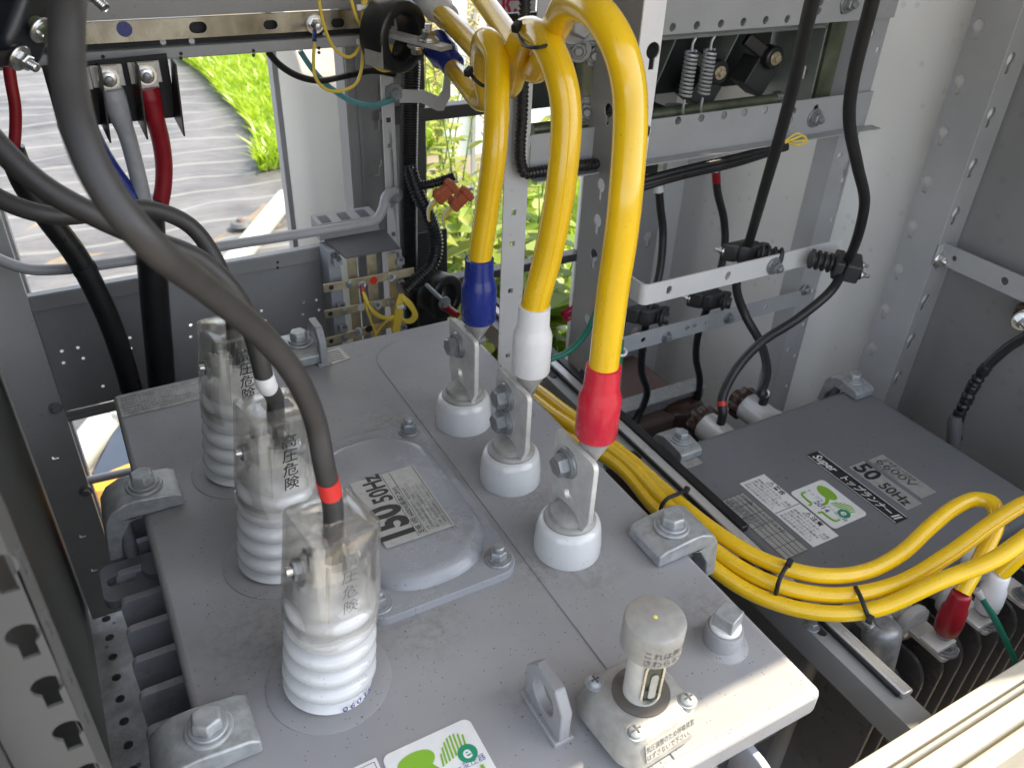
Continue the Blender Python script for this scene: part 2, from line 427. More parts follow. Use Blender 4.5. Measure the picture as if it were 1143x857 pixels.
def keyhole(cx, cy, r, w, L, n=14):
    a0 = math.asin(w / r)
    pts = [(cx + r * math.sin(a), cy - r * math.cos(a)) for a in [a0 + (2 * PI - 2 * a0) * k / n for k in range(n + 1)]]
    return pts + [(cx - w, cy - r - L), (cx + w, cy - r - L)]
def sq(cx, cy, h): return [(cx - h, cy - h), (cx + h, cy - h), (cx + h, cy + h), (cx - h, cy + h)]
X, Y, Z = V((1, 0, 0)), V((0, 1, 0)), V((0, 0, 1))
FLOOR, GROUND = -.72, -.9
# ================================================================== LARGE TRANSFORMER
T1 = thing('large_transformer', 'large grey transformer with three ribbed white bushings and three terminal plates on its lid', 'transformer', (.25, .66, FLOOR))
b = B()
b.box((-.015, .265, -.034), (.507, 1.058, 0), 'lid_grey')
lid = b.build('lid', T1, bevel=.007, seg=3)
# pressed strip along the low voltage side with a rounded far end, and the ring pads under the bushings
b = B(); b.prism((0, 0, -.002), X, Y, [(.443, .275)] + [(.3905 + .0525 * math.cos(a), .97 + .0525 * math.sin(a)) for a in [PI * k / 16 for k in range(17)]] + [(.338, .275)], Z * .0036, 'lid_grey'); b.build('pressed_strip', lid, bevel=.0015, seg=3)
b = B()
b.box((.012, .297, FLOOR + .06), (.478, 1.028, -.034), 'tank_grey')
b.box((-.03, .30, FLOOR + .012), (.52, .36, FLOOR + .06), 'tank_grey'); b.box((-.03, .96, FLOOR + .012), (.52, 1.02, FLOOR + .06), 'tank_grey')
b.build('tank', T1, bevel=.012, seg=3)
def fin(p0, p1, zt, zb, m='fin_grey', th=.009, rr=.028):
    """hollow corrugated cooling fin from tank p0 out to p1 (xy), rounded top outer corner"""
    b = B(); d = (V(p1) - V(p0)); L = d.length; d.normalize(); r = rr
    pts = [(0, 0)] + [(L - r + r * math.sin(a), -(r - r * math.cos(a)) * 1.4) for a in [PI / 2 * k / 5 for k in range(6)]] + [(L, zb - zt), (0, zb - zt)]
    sd = Z.cross(d)
    b.prism(V((p0[0], p0[1], zt)) - sd * th / 2, d, Z, pts[::-1], sd * th, m)
    return b
fy = [.872 - .0445 * k for k in range(11)]
for y in fy:
    f = fin((.012, y, 0), (-.060, y, 0), -.066, -.6, rr=.008).build('cooling_fin', T1, bevel=.0025)
b = B(); b.box((.46, .325, -.215), (.598, 1.0, -.108), 'shoulder_grey'); b.build('tank_shoulder', T1, bevel=.035, seg=5)
for k in range(8): fin((.478, .36 + .045 * k, 0), (.572, .36 + .045 * k, 0), -.218, -.6, rr=.02).build('cooling_fin', T1, bevel=.0025)
for k in range(10):
    x = .035 + .046 * k
    fin((x, .297, 0), (x, .238, 0), -.07, -.6).build('cooling_fin', T1, bevel=.003)
# --- bushings, high voltage side
def hv_bushing(x, y, num):
    tilt = V((.10, 0.0, 1)).normalized(); c = V((x, y, 0))
    prof = [(.038, 0), (.0415, .004)]
    zz = .012
    for k in range(5):
        prof += [(.0345, zz - .0025), (.0365, zz - .0005), (.0405, zz + .004), (.0425, zz + .0090), (.0415, zz + .0135), (.038, zz + .0165), (.035, zz + .0176)]; prof[-7:] = [(r_ * (1 - .018 * k), z_) for r_, z_ in prof[-7:]]; zz += .0205
    prof += [(.033, zz + .003), (.030, zz + .008), (.024, zz + .011)]
    b = B(); b.lathe(c, tilt, prof, 'porcelain', 48)
    u, v, n = frame(tilt, Y)
    o = b.build('high_voltage_bushing', T1, sharp=60)
    # printed number near the foot, bent round it
    b = B()
    for k, ch in enumerate(num):
        a = math.radians(-70 + (k - 2) * 9.5)
        rad = V((math.cos(a), math.sin(a), 0)); tg = V((-math.sin(a), math.cos(a), 0))
        b.text(ch, c + tilt * .0045 + rad * .0421 - tg * .0022, tg, V((0, 0, 1)), .0098, 'ink_blue', align='LEFT', bold=.012)
    b.build('printed_number', o, recalc=False)
    b = B(); b.lathe((x, y, -.001), Z, [(.057, 0), (.0568, .0018), (.052, .0032), (.038, .0034)], 'lid_grey', 48); b.build('mounting_ring', o)
    t = c + tilt * .112
    b = B(); b.lathe(t, tilt, [(.024, 0), (.024, .008), (.021, .010)], 'cast_tin', 28)
    b.obox(t + tilt * .030 + u * -.004, u * .014, v * .004, n * .024, 'tinned')
    b.build('terminal', o, bevel=.0012)
    b = B(); p = t + tilt * .036 + u * -.004
    b.cyl(p + u * -.034, p + u * .028, .0042, 'steel_bright', 14); b.bolt(p + u * -.015, -u, .0095, .009, 'zinc_bolt'); b.bolt(p + u * .012, u, .0095, .009, 'zinc_bolt')
    b.build('terminal_bolt', o)
    return c, tilt, u, v
HV = [hv_bushing(.103, y, n) for y, n in ((.487, '06035'), (.657, '06035'), (.826, '06035'))]
# --- bushings, low voltage side
LVY = (.532, .664, .794)
def lv_bushing(x, y, bolts):
    c = V((x, y, 0))
    b = B(); b.lathe(c, Z, [(.030, -.001), (.0372, .0), (.0378, .006), (.0372, .016), (.0352, .034), (.0330, .041), (.0285, .044), (.02, .045)], 'porcelain', 48)
    o = b.build('low_voltage_bushing', T1, sharp=60)
    b = B()
    b.lathe(c + Z * .0435, Z, [(.0285, 0), (.0285, .003), (.026, .006), (.0235, .0068)], 'cast_tin', 36)
    b.lathe(c + Z * .0498, Z, [(.0235, 0), (.022, .006), (.015, .011), (.006, .0125)], 'cast_tin', 36)
    b.build('terminal_base', o)
    b = B()
    hs = [circle(-.011, .108, .0065)] if False else []
    w = .0365; h0, h1 = .046, .143
    pts = [(-w + .010, h0), (w - .006, h0), (w, h0 + .02)] + [(w - .008 + .008 * math.cos(a), h1 - .008 + .008 * math.sin(a)) for a in [PI / 2 * k / 4 for k in range(5)]] + \
          [(-w + .008 - .008 * math.sin(a), h1 - .008 + .008 * math.cos(a)) for a in [PI / 2 * k / 4 for k in range(5)]] + [(-w, h0 + .02)]
    holes = [circle(.004, .075, .0068)] if bolts == 1 else []
    b.prism(c + X * -.003, Y, Z, pts, X * .006, 'tinned', holes)
    b.build('terminal_plate', o, bevel=.0012)
    for k in range(bolts):
        p = c + V((-.003, .010 - .0 * k, .118 - .034 * k)) + V((0, -.002 if bolts == 1 else 0, -.002))
        b = B(); b.bolt(p, -X, .0128, .0105, 'zinc_bolt', washer=1.36)
        b.nut_stud(p + X * .012, X, .0058, .024, 'zinc_bolt')
        b.build('terminal_bolt', o)
for y, n in zip(LVY, (1, 2, 1)): lv_bushing(.39, y, n)
# --- inspection cover
b = B(); b.prism((0, 0, .0), X, Y, rrect(.156, .520, .326, .812, .022, 6), Z * .011, 'hatch_grey')
cov = b.build('inspection_cover', T1, bevel=.004, seg=3)
def dome(x0, y0, x1, y1, r, z0, z1, ins, m):
    b = B(); rs = []
    for t in (0, .12, .3, .5, .7, .88, 1):
        i = ins * (t ** 1.4); z = z0 + (z1 - z0) * math.sin(t * PI / 2)
        rs.append([V((px, py, z)) for px, py in rrect(x0 + i, y0 + i, x1 - i, y1 - i, max(.006, r - i), 10)])
    b.rings(rs, m, (False, True)); return b
dome(.163, .537, .318, .795, .070, .010, .0235, .017, 'hatch_grey').build('raised_centre', cov, sharp=60)
for px, py in ((.172, .540), (.308, .541), (.311, .793), (.172, .795)):
    b = B(); p = V((px, py, .011)); b.bolt(p, Z, .0098, .009, 'zinc_bolt', washer=1.5); b.lathe(p + Z * .013, Z, [(.0062, 0), (.0062, .005), (.005, .0065)], 'zinc_bolt', 16)
    b.build('cover_bolt', cov)
# rating label on the cover
def dlab(px, py): return at(px, py, z=.0262)
L0, L1, L2, L3 = dlab(431, 611), dlab(391, 541), dlab(460, 517), dlab(508, 585)
ly = ((L1 - L0) + (L2 - L3)); Hh = ((L1 - L0).length + (L2 - L3).length) / 2; ly = V((0, 1, 0)); lx = V((1, 0, 0))
Wd = ((L3 - L0).length + (L2 - L1).length) / 2
lo = V(((L0.x + L1.x) / 2, (L0.y + L3.y) / 2, .0252))
lab = B(); lab.obox(lo + lx * Wd / 2 + ly * Hh / 2, lx * Wd / 2, ly * Hh / 2, Z * .0006, 'label_silver')
tz = .0008
def ltext(s, fx, fy, size, m='ink', bold=0., ws=1.): lab.text(s, lo + lx * Wd * fx + ly * Hh * fy + Z * tz, ly, -lx, size, m, 0, bold=bold, wscale=ws)
ltext('150', .445, .030, Wd * .66, bold=.045, ws=.75); ltext('50Hz', .44, .590, Wd * .40, bold=.028, ws=.73)
for fx in (.475, .60, .965): lab.obox(lo + lx * Wd * fx + ly * Hh * .5 + Z * tz, lx * .00022, ly * Hh * .485, Z * .0002, 'ink_grey')
ltext('定格 3相 6600V(最高7.2kV)', .575, .03, Wd * .098, bold=.006, ws=.92)
for k, s in enumerate(('注意 1.この変圧器は屋内用です。端子部は必ず', '2.負荷側の配線は電線を固定して接続してください。', '締付トルク M12 45N・m 定期点検を行うこと', '3.分解、改造は危険ですのでしないでください。', 'ご使用前に取扱説明書をよくお読みください。')):
    ltext(s, .675 + .066 * k, .04, Wd * .058, 'ink_grey', ws=.80)
lab.build('rating_label', cov, recalc=False)
# --- lid clamps
def clamp(p, out, along, w=.052, m='zinc', leg=.05, sc=1., name='lid_clamp', parent=T1, ext=.045):
    """cast hook over the lid edge; p on the lid edge, out = unit vector away from the lid"""
    p, out, along = V(p), V(out), V(along)
    pts = [(-.046, .002), (-.046, .016), (-.038, .021), (-.004, .025), (.016, .024), (.030, .017), (.038, .004), (.043, -.03), (ext, -leg), (ext - .014, -leg), (.026, -.022), (.014, -.003), (.004, .002)]
    pts = [(x * sc, z * sc) for x, z in pts]
    b = B(); b.prism(p - along * w / 2, out, Z, pts, along * w, m)
    o = b.build(name, parent, bevel=.006, seg=3)
    b = B(); b.bolt(p + out * -.010 * sc + Z * .0235 * sc, Z, .0135 * sc, .012 * sc, m, washer=1.5)
    b.build('clamp_bolt', o, bevel=.0012)
    b = B(); b.cyl(p + out * .022 + Z * -.07, p + out * .022 + Z * -.005, .008, m); b.build('clamp_stud', o)
    return o
clamp((-.015, .813, 0), -X, Y); clamp((-.015, .468, 0), -X, Y, leg=.05)
clamp((.507, .487, 0), X, Y, w=.056); clamp((.245, 1.058, 0), Y, X, w=.048)
# flange with oval hole below the left clamp
b = B(); b.prism((-.075, .745, -.070), X, Y, rrect(0, 0, .085, .062, .012), Z * -.012, 'tank_grey', [slot(.022, .032, .016, .008)]); b.cyl((-.012, .776, -.070), (-.012, .776, -.062), .019, 'tank_grey')
b.build('hold_down_flange', T1, bevel=.002)
# --- lifting lugs
def lug(c, m='lid_grey'):
    b = B(); w, h = .030, .058
    pts = [(-w, 0), (w, 0), (w, h - .018), (w - .014, h), (-w + .014, h), (-w, h - .018)]
    b.prism(V(c) - X * .0055, Y, Z, pts, X * .011, m, [circle(0, .030, .0165, 20)])
    b.obox(V(c) + Z * .002, X * .010, Y * .031, Z * .003, m)
    b.build('lifting_lug', T1, bevel=.0014)
lug((.262, .365 - .003, 0)); lug((.268, 1.035, 0))
# --- thermometer with round cap
tc = V((.331, .322, 0))
R12 = Matrix.Rotation(math.radians(4), 3, 'Z')
b = B(); u, v = R12 @ X, R12 @ Y
rs = []
for i, z in ((.003, 0), (0, .003), (.001, .008), (.0065, .026), (.009, .031), (.0135, .034)):
    rs.append([tc + u * x + v * y + Z * (z + .006) for x, y in rrect(-.045 + i, -.044 + i, .045 - i, .044 - i, .022 - i * .5, 6)])
b.rings(rs, 'cast_tin')
th = b.build('thermometer', T1, sharp=50)
b = B(); b.lathe(tc + Z * .0402, Z, [(.0255, 0), (.0255, .0015), (.0165, .0017)], 'gasket', 32); b.build('gasket', th)
b = B()
cz = tc + Z * .040
b.lathe(cz, Z, [(.0160, 0), (.0160, .070)], 'tinned', 32)
b.build('stem', th)
wd = V((-.30, -.95, 0)).normalized(); ws_ = V((-wd.y, wd.x, 0))
b = B(); b.prism(cz + wd * .0156 + Z * .034, -ws_, Z, slot(0, 0, .036, .0088, True, 8), wd * .0022, 'steel_bright', [slot(0, 0, .036, .0068, True, 8)])
b.prism(cz + wd * .0152 + Z * .034, -ws_, Z, slot(0, 0, .036, .0068, True, 8), wd * .0014, 'mirror_glass')
b.prism(cz + wd * .0168 + Z * .030, -ws_, Z, slot(-.001, 0, .024, .0032, True, 8), wd * .0008, 'label_silver'); b.build('sight_glass', th)
b = B(); b.lathe(cz + Z * .064, Z, [(.018, -.002), (.0245, -.001), (.0255, .0005), (.0255, .0285), (.0246, .0308), (.0225, .032)], 'cast_tin', 40)
b.lathe(cz + Z * .0961, Z, [(.0018, 0), (.0018, .0004)], 'yellow_dot', 12)
cap = b.build('cap', th, sharp=30)
def wrap_text(b, s, c, r, a0, z, size, m, step=None):
    for k, ch in enumerate(s):
        a = a0 + k * (step or size * .98 / r); rad = V((math.cos(a), math.sin(a), 0)); tg = V((-math.sin(a), math.cos(a), 0))
        b.text(ch, c + rad * (r + .0004) + Z * z - tg * size * .45, tg, Z, size, m)
b = B(); wrap_text(b, 'これは無圧器', cz + Z * .064, .0255, math.radians(-136), .0125, .0082, 'ink_grey'); wrap_text(b, 'さわらないで', cz + Z * .064, .0255, math.radians(-136), .0035, .0082, 'ink_grey'); b.build('cap_lettering', cap, recalc=False)
b = B(); o0 = tc
tl = (v * .0055 + Z * .018).normalized(); tn = u.cross(tl); o0 = tc - v * .0403 + Z * .0230
b.obox(o0 + tn * .0002, u * .026, tl * .0088, tn * .0003, 'label_silver')
b.text('気圧調整のため呼吸装置', o0 + tn * .0006 - u * .0255 + tl * .0010, u, tl, .0070, 'ink', 0, wscale=.70); b.text('はずさないで下さい。', o0 + tn * .0006 - u * .0255 - tl * .0072, u, tl, .0068, 'ink', 0, wscale=.76)
b.build('base_lettering', th, recalc=False)
for sx, sy in ((-1, 1), (1, -1), (-1, -1), (1, 1)):
    p = tc + u * .0290 * sx + v * .0280 * sy + Z * .0395
    b = B(); b.lathe(p, Z, [(.0085, 0), (.0085, .0012), (.0066, .0012), (.0064, .0035), (.0045, .0055), (.001, .0062)], 'zinc', 20)
    b.obox(p + Z * .0060, u * .0040, v * .0008, Z * .0005, 'ink_grey'); b.obox(p + Z * .0061, u * .0008, v * .0040, Z * .0005, 'ink_grey'); b.build('screw', th)
# --- filler plug
pc = V((.457, .352, 0))
b = B(); b.lathe(pc, Z, [(.027, -.001), (.0262, .0015), (.0225, .003), (.0190, .0045), (.0182, .022), (.0175, .023), (.0150, .0232)], 'lid_grey', 36)
fp = b.build('filler_plug', T1)
b = B(); b.lathe(pc + Z * .0232, Z, [(.0152, 0), (.0152, .005), (.0125, .006)], 'label_white', 28)
Rq = Matrix.Rotation(math.radians(20), 3, 'Z'); b.obox(pc + Z * .036, Rq @ X * .0108, Rq @ Y * .0108, Z * .0088, 'zinc')
b.build('plug_head', fp, bevel=.0012)
# --- stickers on the lid
b = B(); q = [at(*p, z=.001) for p in ((128, 443), (219, 419), (216, 446), (134, 465))]
o = V((-.011, .996, .0006)); b.obox(V((.042, 1.022, .0006)), X * .052, Y * .026, Z * .0005, 'label_dirty')
for k in range(7): b.text(('取扱説明書をよく読んで正しくご使用ください', '感電の恐れあり充電部に触れないこと', '点検は必ず電源を切ってから行うこと', '端子の締付は規定トルクで行うこと')[k % 4], V((-.007, 1.040 - k * .0066, .0014)), X, Y, .0048, 'ink_grey', wscale=.92)
b.build('caution_plate', T1, recalc=False)
b = B(); q = at(374, 397, z=.001); r45 = Matrix.Rotation(math.radians(8), 3, 'Z'); b.obox(V((q.x, q.y, .0006)), r45 @ X * .016, r45 @ Y * .018, Z * .0004, 'label_silver')
for k in range(5): b.obox(V((q.x, q.y - .012 + k * .006, .0011)), X * .011, Y * .0008, Z * .0002, 'ink_grey')
b.build('small_sticker', T1, recalc=False)
def eco_label(o, u, v, w, h, parent, full=True):
    """white sticker with a green leaf, striped leaf and teal ball; u reads along, v up, centred at o"""
    o, u, v = V(o), V(u), V(v); n = u.cross(v)
    b = B(); b.prism(o, u, v, rrect(-w / 2, -h / 2, w / 2, h / 2, .007), n * .0008, 'label_white')
    k = n * .0009
    leaf = [(-.40 + .30 * (1 - math.cos(t)) / 1.0 * .66 - .02 * math.sin(2 * t), .20 + .17 * math.sin(t) * (1 if t < PI else .8)) for t in [2 * PI * i / 24 for i in range(24)]]
    b.prism(o + k, u, v, [(x * w, y * h) for x, y in leaf], n * .0003, 'leaf_green_ink')
    stem = [(-.06, .12), (.01, -.02), (.02, -.16), (-.03, -.16), (-.05, -.02), (-.13, .08)]
    b.prism(o + k, u, v, [(x * w, y * h) for x, y in stem], n * .0003, 'leaf_green_ink')
    for i in range(8):
        f = i / 7; x0 = .02 + .042 * i; y0 = .02 + .10 * f; hh = .26 * math.sin(PI * (.18 + .62 * f)) + .04
        b.prism(o + k, u, v, [(x0 * w, y0 * h), ((x0 + .022) * w, (y0 + .01) * h), ((x0 + .05) * w, (y0 + hh) * h), ((x0 + .028) * w, (y0 + hh - .01) * h)], n * .0003, 'leaf_green_ink')
    b.prism(o + k, u, v, circle(.31 * w, .045 * h, .105 * w, 22), n * .0004, 'teal_ink')
    b.text('e', o + k * 1.6 + u * w * .255 + v * h * -.02, u, v, .20 * w, 'ink_white', bold=.02)
    if full:
        b.text('トップランナー変圧器', o + k - u * w * .42 - v * h * .12, u, v, w * .088, 'ink_blue'); b.text('2014', o + k - u * w * .14 - v * h * .27, u, v, w * .15, 'ink_blue', bold=.02)
        for sgn in (-1, 1):
            b.tube([o + k + u * w * x + v * h * y for x, y in ((.38 * sgn, -.18), (.37 * sgn, -.30), (.2 * sgn, -.34), (.12 * sgn, -.34), (.1 * sgn, -.43))], .0018, 'leaf_green_ink', 6, 4)
    return b.build('efficiency_label', parent, recalc=False)
eco_label((.158, .3585, .0002), X, Y, .082, .068, T1)
b = B(); b.obox((.103, .378, .0006), X * .010, Y * .016, Z * .0004, 'label_white'); b.obox((.103, .378, .0011), X * .0075, Y * .013, Z * .0002, 'ink_grey'); b.obox((.103, .378, .0013), X * .0068, Y * .0122, Z * .0003, 'label_white'); b.build('small_sticker', T1, recalc=False)

# ================================================================== CLEAR BUSHING COVERS
def bush_cover(c, tilt, u, v, label, faint=False):
    root = thing('bushing_cover', label, 'insulating cover', c + tilt * .08, 'clear covers on the high voltage bushings')
    R = Matrix.Rotation(math.radians(10), 3, tilt); u, v = R @ u, R @ v
    if u.x < 0: u, v = -u, -v
    if v.y < 0: v = -v
    o0 = c + tilt * .082
    def sec(z, hw, hd, r, i=0.): return [o0 + tilt * z + u * x + v * y for x, y in rrect(-hw + i, -hd + i, hw - i, hd - i, max(.003, r - i), 7)]
    b = B(); H = .114; e = .0020
    spec_ = [(0, .0392, .0385, .034), (.012, .0390, .0382, .031), (.030, .0350, .0335, .014), (H * .8, .0318, .0298, .0085), (H - .003, .0314, .0292, .0080), (H - .0008, .0309, .0287, .0078), (H, .0298, .0276, .0074)]
    outer = [sec(*q) for q in spec_]
    ang = [math.atan2(y, x) for x, y in rrect(-.0298, -.0276, .0298, .0276, .0074, 7)]
    def hole(z, k=1.): return [o0 + tilt * z + u * (.004 + .0165 * k * math.cos(a)) + v * (.001 + .0125 * k * math.sin(a)) for a in ang]
    inner = [sec(z if z < H - .006 else z - e * (1 if z < H else 1.0), hw, hd, r, e) for z, hw, hd, r in spec_][::-1]
    b.rings(outer + [hole(H), hole(H - e)] + inner + [outer[0]], 'clear_plastic', (False, False))
    for dx in (-.022, .022):
        b.obox(o0 + tilt * .055 + u * dx * .85 - v * .0280, u * .0008, v * .0022, tilt * .034, 'clear_plastic')
    b.lathe(o0 + tilt * H + u * -.020 + v * .006, tilt, [(.004, 0), (.0038, .0012), (.0026, .0012), (.0024, 0)], 'clear_plastic', 16)
    b.build('shell', root, bevel=0, sharp=50, weld=1e-5)
    b = B()
    for k, ch in enumerate('高圧危険'):
        b.text(ch, o0 + tilt * (.086 - .0155 * k) - v * (.0314 + .0014 * k) - u * .0088, u, tilt, .0150 if faint else .0165, 'ink_grey' if faint else 'ink', bold=-.006 if faint else .008)
    b.build('warning_lettering', root, recalc=False)
    return root
for (c, t, u, v), lb in zip(HV, ('clear plastic cover over the nearest white ribbed bushing, cable with red band', 'clear plastic cover over the middle white ribbed bushing, cable with white band', 'clear plastic cover over the farthest white ribbed bushing, beside the speckled plate')):
    bush_cover(c, t, u, v, lb, 'nearest' in lb)

# ================================================================== HIGH VOLTAGE CABLES
def hv_cable(i, pix, label, band, bandm):
    c, tilt, u, v = HV[i]
    end = c + tilt * .150 + X * .000; hole = c + tilt * .200 + X * .001
    P = [end, hole] + [at(px, py, d=d) for px, py, d in pix]
    root = thing('high_voltage_cable', label, 'power cable', hole, 'black cables to the ribbed bushings')
    C = catmull(P, 10)
    b = B(); b.tube(C, .0083, 'black_rubber', 18, raw=True); j = b.build('jacket', root)
    b = B(); b.tube([end - (hole - end).normalized() * .034, end], .0055, 'tinned', 12, 0); b.obox(end - (hole - end).normalized() * .04, X * .009, Y * .004, Z * .012, 'tinned'); b.build('cable_lug', root)
    if band:
        # short band of tape at arc length band..band+.02
        s = 0; pts = []
        for p, q in zip(C, C[1:]):
            l = (q - p).length
            for k in range(8):
                ss = s + l * k / 8
                if band <= ss <= band + .021: pts.append(p + (q - p) * k / 8)
            s += l
        b = B(); b.tube(pts, .0089, bandm, 20, raw=True); b.build('tape_band', root)
hv_cable(0, [(362, 520, .612), (352, 470, .595), (330, 420, .56), (290, 372, .515), (230, 322, .455), (165, 270, .40), (118, 212, .385), (90, 150, .38), (76, 80, .385), (75, 10, .39), (84, -60, .41), (100, -140, .44), (120, -240, .47)], 'thick black cable arching in the foreground, red band above the nearest clear cover', .072, 'red_tape')
hv_cable(1, [(296, 425, .718), (284, 378, .695), (262, 328, .665), (222, 290, .64), (168, 268, .61), (105, 240, .58), (48, 208, .56), (0, 165, .545), (-60, 90, .53), (-110, 0, .52), (-130, -100, .53)], 'thick black cable with white band entering the middle clear cover', .098, 'white_vinyl')
hv_cable(2, [(258, 345, .855), (243, 295, .84), (212, 252, .82), (165, 233, .79), (110, 238, .755), (55, 240, .72), (0, 222, .70), (-70, 170, .68), (-130, 80, .66), (-150, -40, .66)], 'thick black cable dropping into the farthest clear cover beside the dark panel', 0, None)

# ================================================================== LOW VOLTAGE YELLOW CABLES
def lv_cable(i, vert, pix, label, bootm):
    y = LVY[i]; c = V((.407, y - .006, 0))
    root = thing('low_voltage_cable', label, 'power cable', c + Z * .15, 'yellow cables rising from the terminal plates')
    z0 = .172
    P = [c + Z * z0] + [c + Z * z + X * dx for z, dx in vert] + [at(px, py, d=d) for px, py, d in pix]
    b = B(); b.tube(P, (.0146, .0152, .0140)[i], 'yellow_pvc', 24, 12); b.build('jacket', root)
    b = B()
    b.tube([c + Z * z for z in (.155, .1552, .157, .200, .204, .212, .215, .2375, .2382)], [.0178, .0206, .0216, .0217, .0211, .0183, .0178, .0172, .0156], bootm, 28, 0)
    b.build('heat_shrink_boot', root, sharp=32)
    b = B(); q = c - X * .004
    rs = []
    for z, rx, ry, ox in ((.160, .0180, .0180, .004), (.153, .0178, .0178, .004), (.143, .0115, .0165, .001), (.135, .004, .0155, -.003), (.128, .003, .015, -.0048), (.094, .003, .015, -.0048), (.088, .003, .010, -.0048)):
        rs.append([q + X * (ox + rx * math.cos(a)) + Y * ry * math.sin(a) + Z * z for a in [2 * PI * k / 28 for k in range(28)]])
    b.rings(rs, 'cast_tin'); b.build('cable_lug', root, sharp=50)
lv_cable(0, [(.30, .0), (.40, .002)], [(703, 105, .672), (692, 55, .66), (672, 20, .665), (650, 4, .69), (634, 6, .73), (620, 32, .79), (609, 62, .85), (598, 78, .90), (584, 66, .96), (562, 32, 1.04), (536, -5, 1.13), (505, -50, 1.22)], 'thick yellow cable with red boot on the nearest terminal plate', 'red_vinyl')
lv_cable(1, [(.235, .0005), (.29, .012), (.36, .022)], [(632, 125, .785), (625, 84, .775), (609, 48, .785), (590, 36, .825), (580, 50, .88), (574, 78, .94), (568, 96, 1.0), (557, 84, 1.06), (533, 56, 1.13), (508, 30, 1.20), (482, 5, 1.27)], 'thick yellow cable with white boot, on the two-bolt middle terminal plate', 'white_vinyl')
lv_cable(2, [(.235, .0005), (.30, .009), (.37, .017)], [(555, 92, .895), (554, 62, .893), (545, 46, .905), (539, 50, .935), (538, 80, .99), (543, 108, 1.03), (536, 112, 1.07), (520, 94, 1.14), (505, 76, 1.22), (492, 60, 1.30)], 'thick yellow cable with blue boot on the farthest terminal plate', 'blue_vinyl')
def tie(pts, label, r=.0022, head=None, m='black_flat', hs=.005):
    b = B(); b.tube(pts, r, m, 8, 6)
    o = thing('cable_tie', label, 'cable tie', pts[0])
    b.build('strap', o)
    b = B(); h = V(head if head is not None else pts[0]); b.obox(h, V((.8, .3, .5)).normalized() * hs, V((-.35, .93, 0)) * hs * .8, V((-.3, -.2, .9)) * hs * .8, m); b.build('head', o, bevel=.001)
tie([at(524, 80, d=.955), at(531, 90, d=.94), at(540, 96, d=.93), at(550, 97, d=.925)], 'black cable tie round the loop of the blue-booted yellow cable', head=at(523, 80, d=.945))
tie([at(577, 31, d=.815), at(582, 46, d=.80), at(592, 53, d=.765), at(602, 53, d=.758), at(610, 51, d=.765)], 'black cable tie round the loop of the white-booted yellow cable', head=at(577, 30, d=.80), r=.0018)
# ================================================================== SMALL TRANSFORMER
ZL = -.15
T2 = thing('small_transformer', 'smaller darker grey transformer at the right, plain flat lid covered with stickers', 'transformer', (.95, .6, FLOOR))
b = B(); b.box((.718, .395, ZL - .045), (1.182, .768, ZL), 'small_lid'); l2 = b.build('lid', T2, bevel=.013, seg=4)
b = B(); b.box((.735, .41, FLOOR + .06), (1.165, .755, ZL - .045), 'tank_grey'); b.box((.70, .44, FLOOR + .01), (1.2, .5, FLOOR + .06), 'tank_grey'); b.build('tank', T2, bevel=.02, seg=4)
for k in range(11):
    x = .752 + .040 * k
    fin((x, .412, 0), (x, .315, 0), ZL - .075, -.66, 'fin_dark', .006).build('cooling_fin', T2, bevel=.0025)
clamp((.757, .768, ZL), Y, X, w=.042, parent=T2, sc=.85); clamp((1.150, .768, ZL), Y, X, w=.044, parent=T2, sc=.85)
# hooked casting on the front edge
p = at(985, 697, z=ZL + .012)
b = B(); R = Matrix.Rotation(math.radians(9), 3, 'X')
b.lathe(p, V((.0, -.26, -1)), [(.012, -.004), (.020, 0), (.0235, .006), (.0235, .016), (.0215, .035), (.0175, .075), (.016, .082), (.010, .083)], 'zinc', 28)
b.box((p.x - .022, p.y + .0, ZL + .002), (p.x + .022, p.y + .055, ZL + .016), 'zinc')
k = b.build('edge_clamp', T2, bevel=.004, seg=3)
b = B(); b.lathe(p + V((.0, -.002, .003)), Z, [(.012, 0), (.012, .003), (.007, .004)], 'zinc_bolt', 20); b.build('clamp_bolt', k)
b = B(); b.box((p.x - .03, .36, ZL - .10), (p.x + .03, .41, ZL - .085), 'tank_grey'); b.build('clamp_seat', T2, bevel=.003)
# high voltage bushings on the rear face
def hv2(px, py):
    c = at(px, py, y=.862); ax = V((-.05, 1, .06)).normalized(); c0 = c - ax * .105
    b = B(); b.lathe(c0, ax, [(.030, 0), (.030, .03), (.027, .045), (.027, .092), (.026, .098), (.02, .10)], 'porcelain', 32)
    o = b.build('high_voltage_bushing', T2, sharp=50)
    u, v, n = frame(ax)
    b = B(); rs = []
    for z, f in ((.092, .98), (.094, 1.0), (.110, 1.0), (.114, .93)):
        rs.append([c0 + ax * z + (u * math.cos(a) + v * math.sin(a)) *   .030 * f * (1 + .08 * math.cos(8 * a)) for a in [2 * PI * q / 64 for q in range(64)]])
    b.rings(rs, 'brown_ceramic'); b.cyl(c0 + ax * .112, c0 + ax * .126, .016, 'brown_ceramic', 20); b.cyl(c0 + ax * .124, c0 + ax * .131, .008, 'brown_ceramic', 16)
    b.build('screw_cap', o, bevel=.0015); return c0, ax
H1 = hv2(783, 470); H2 = hv2(829, 449)
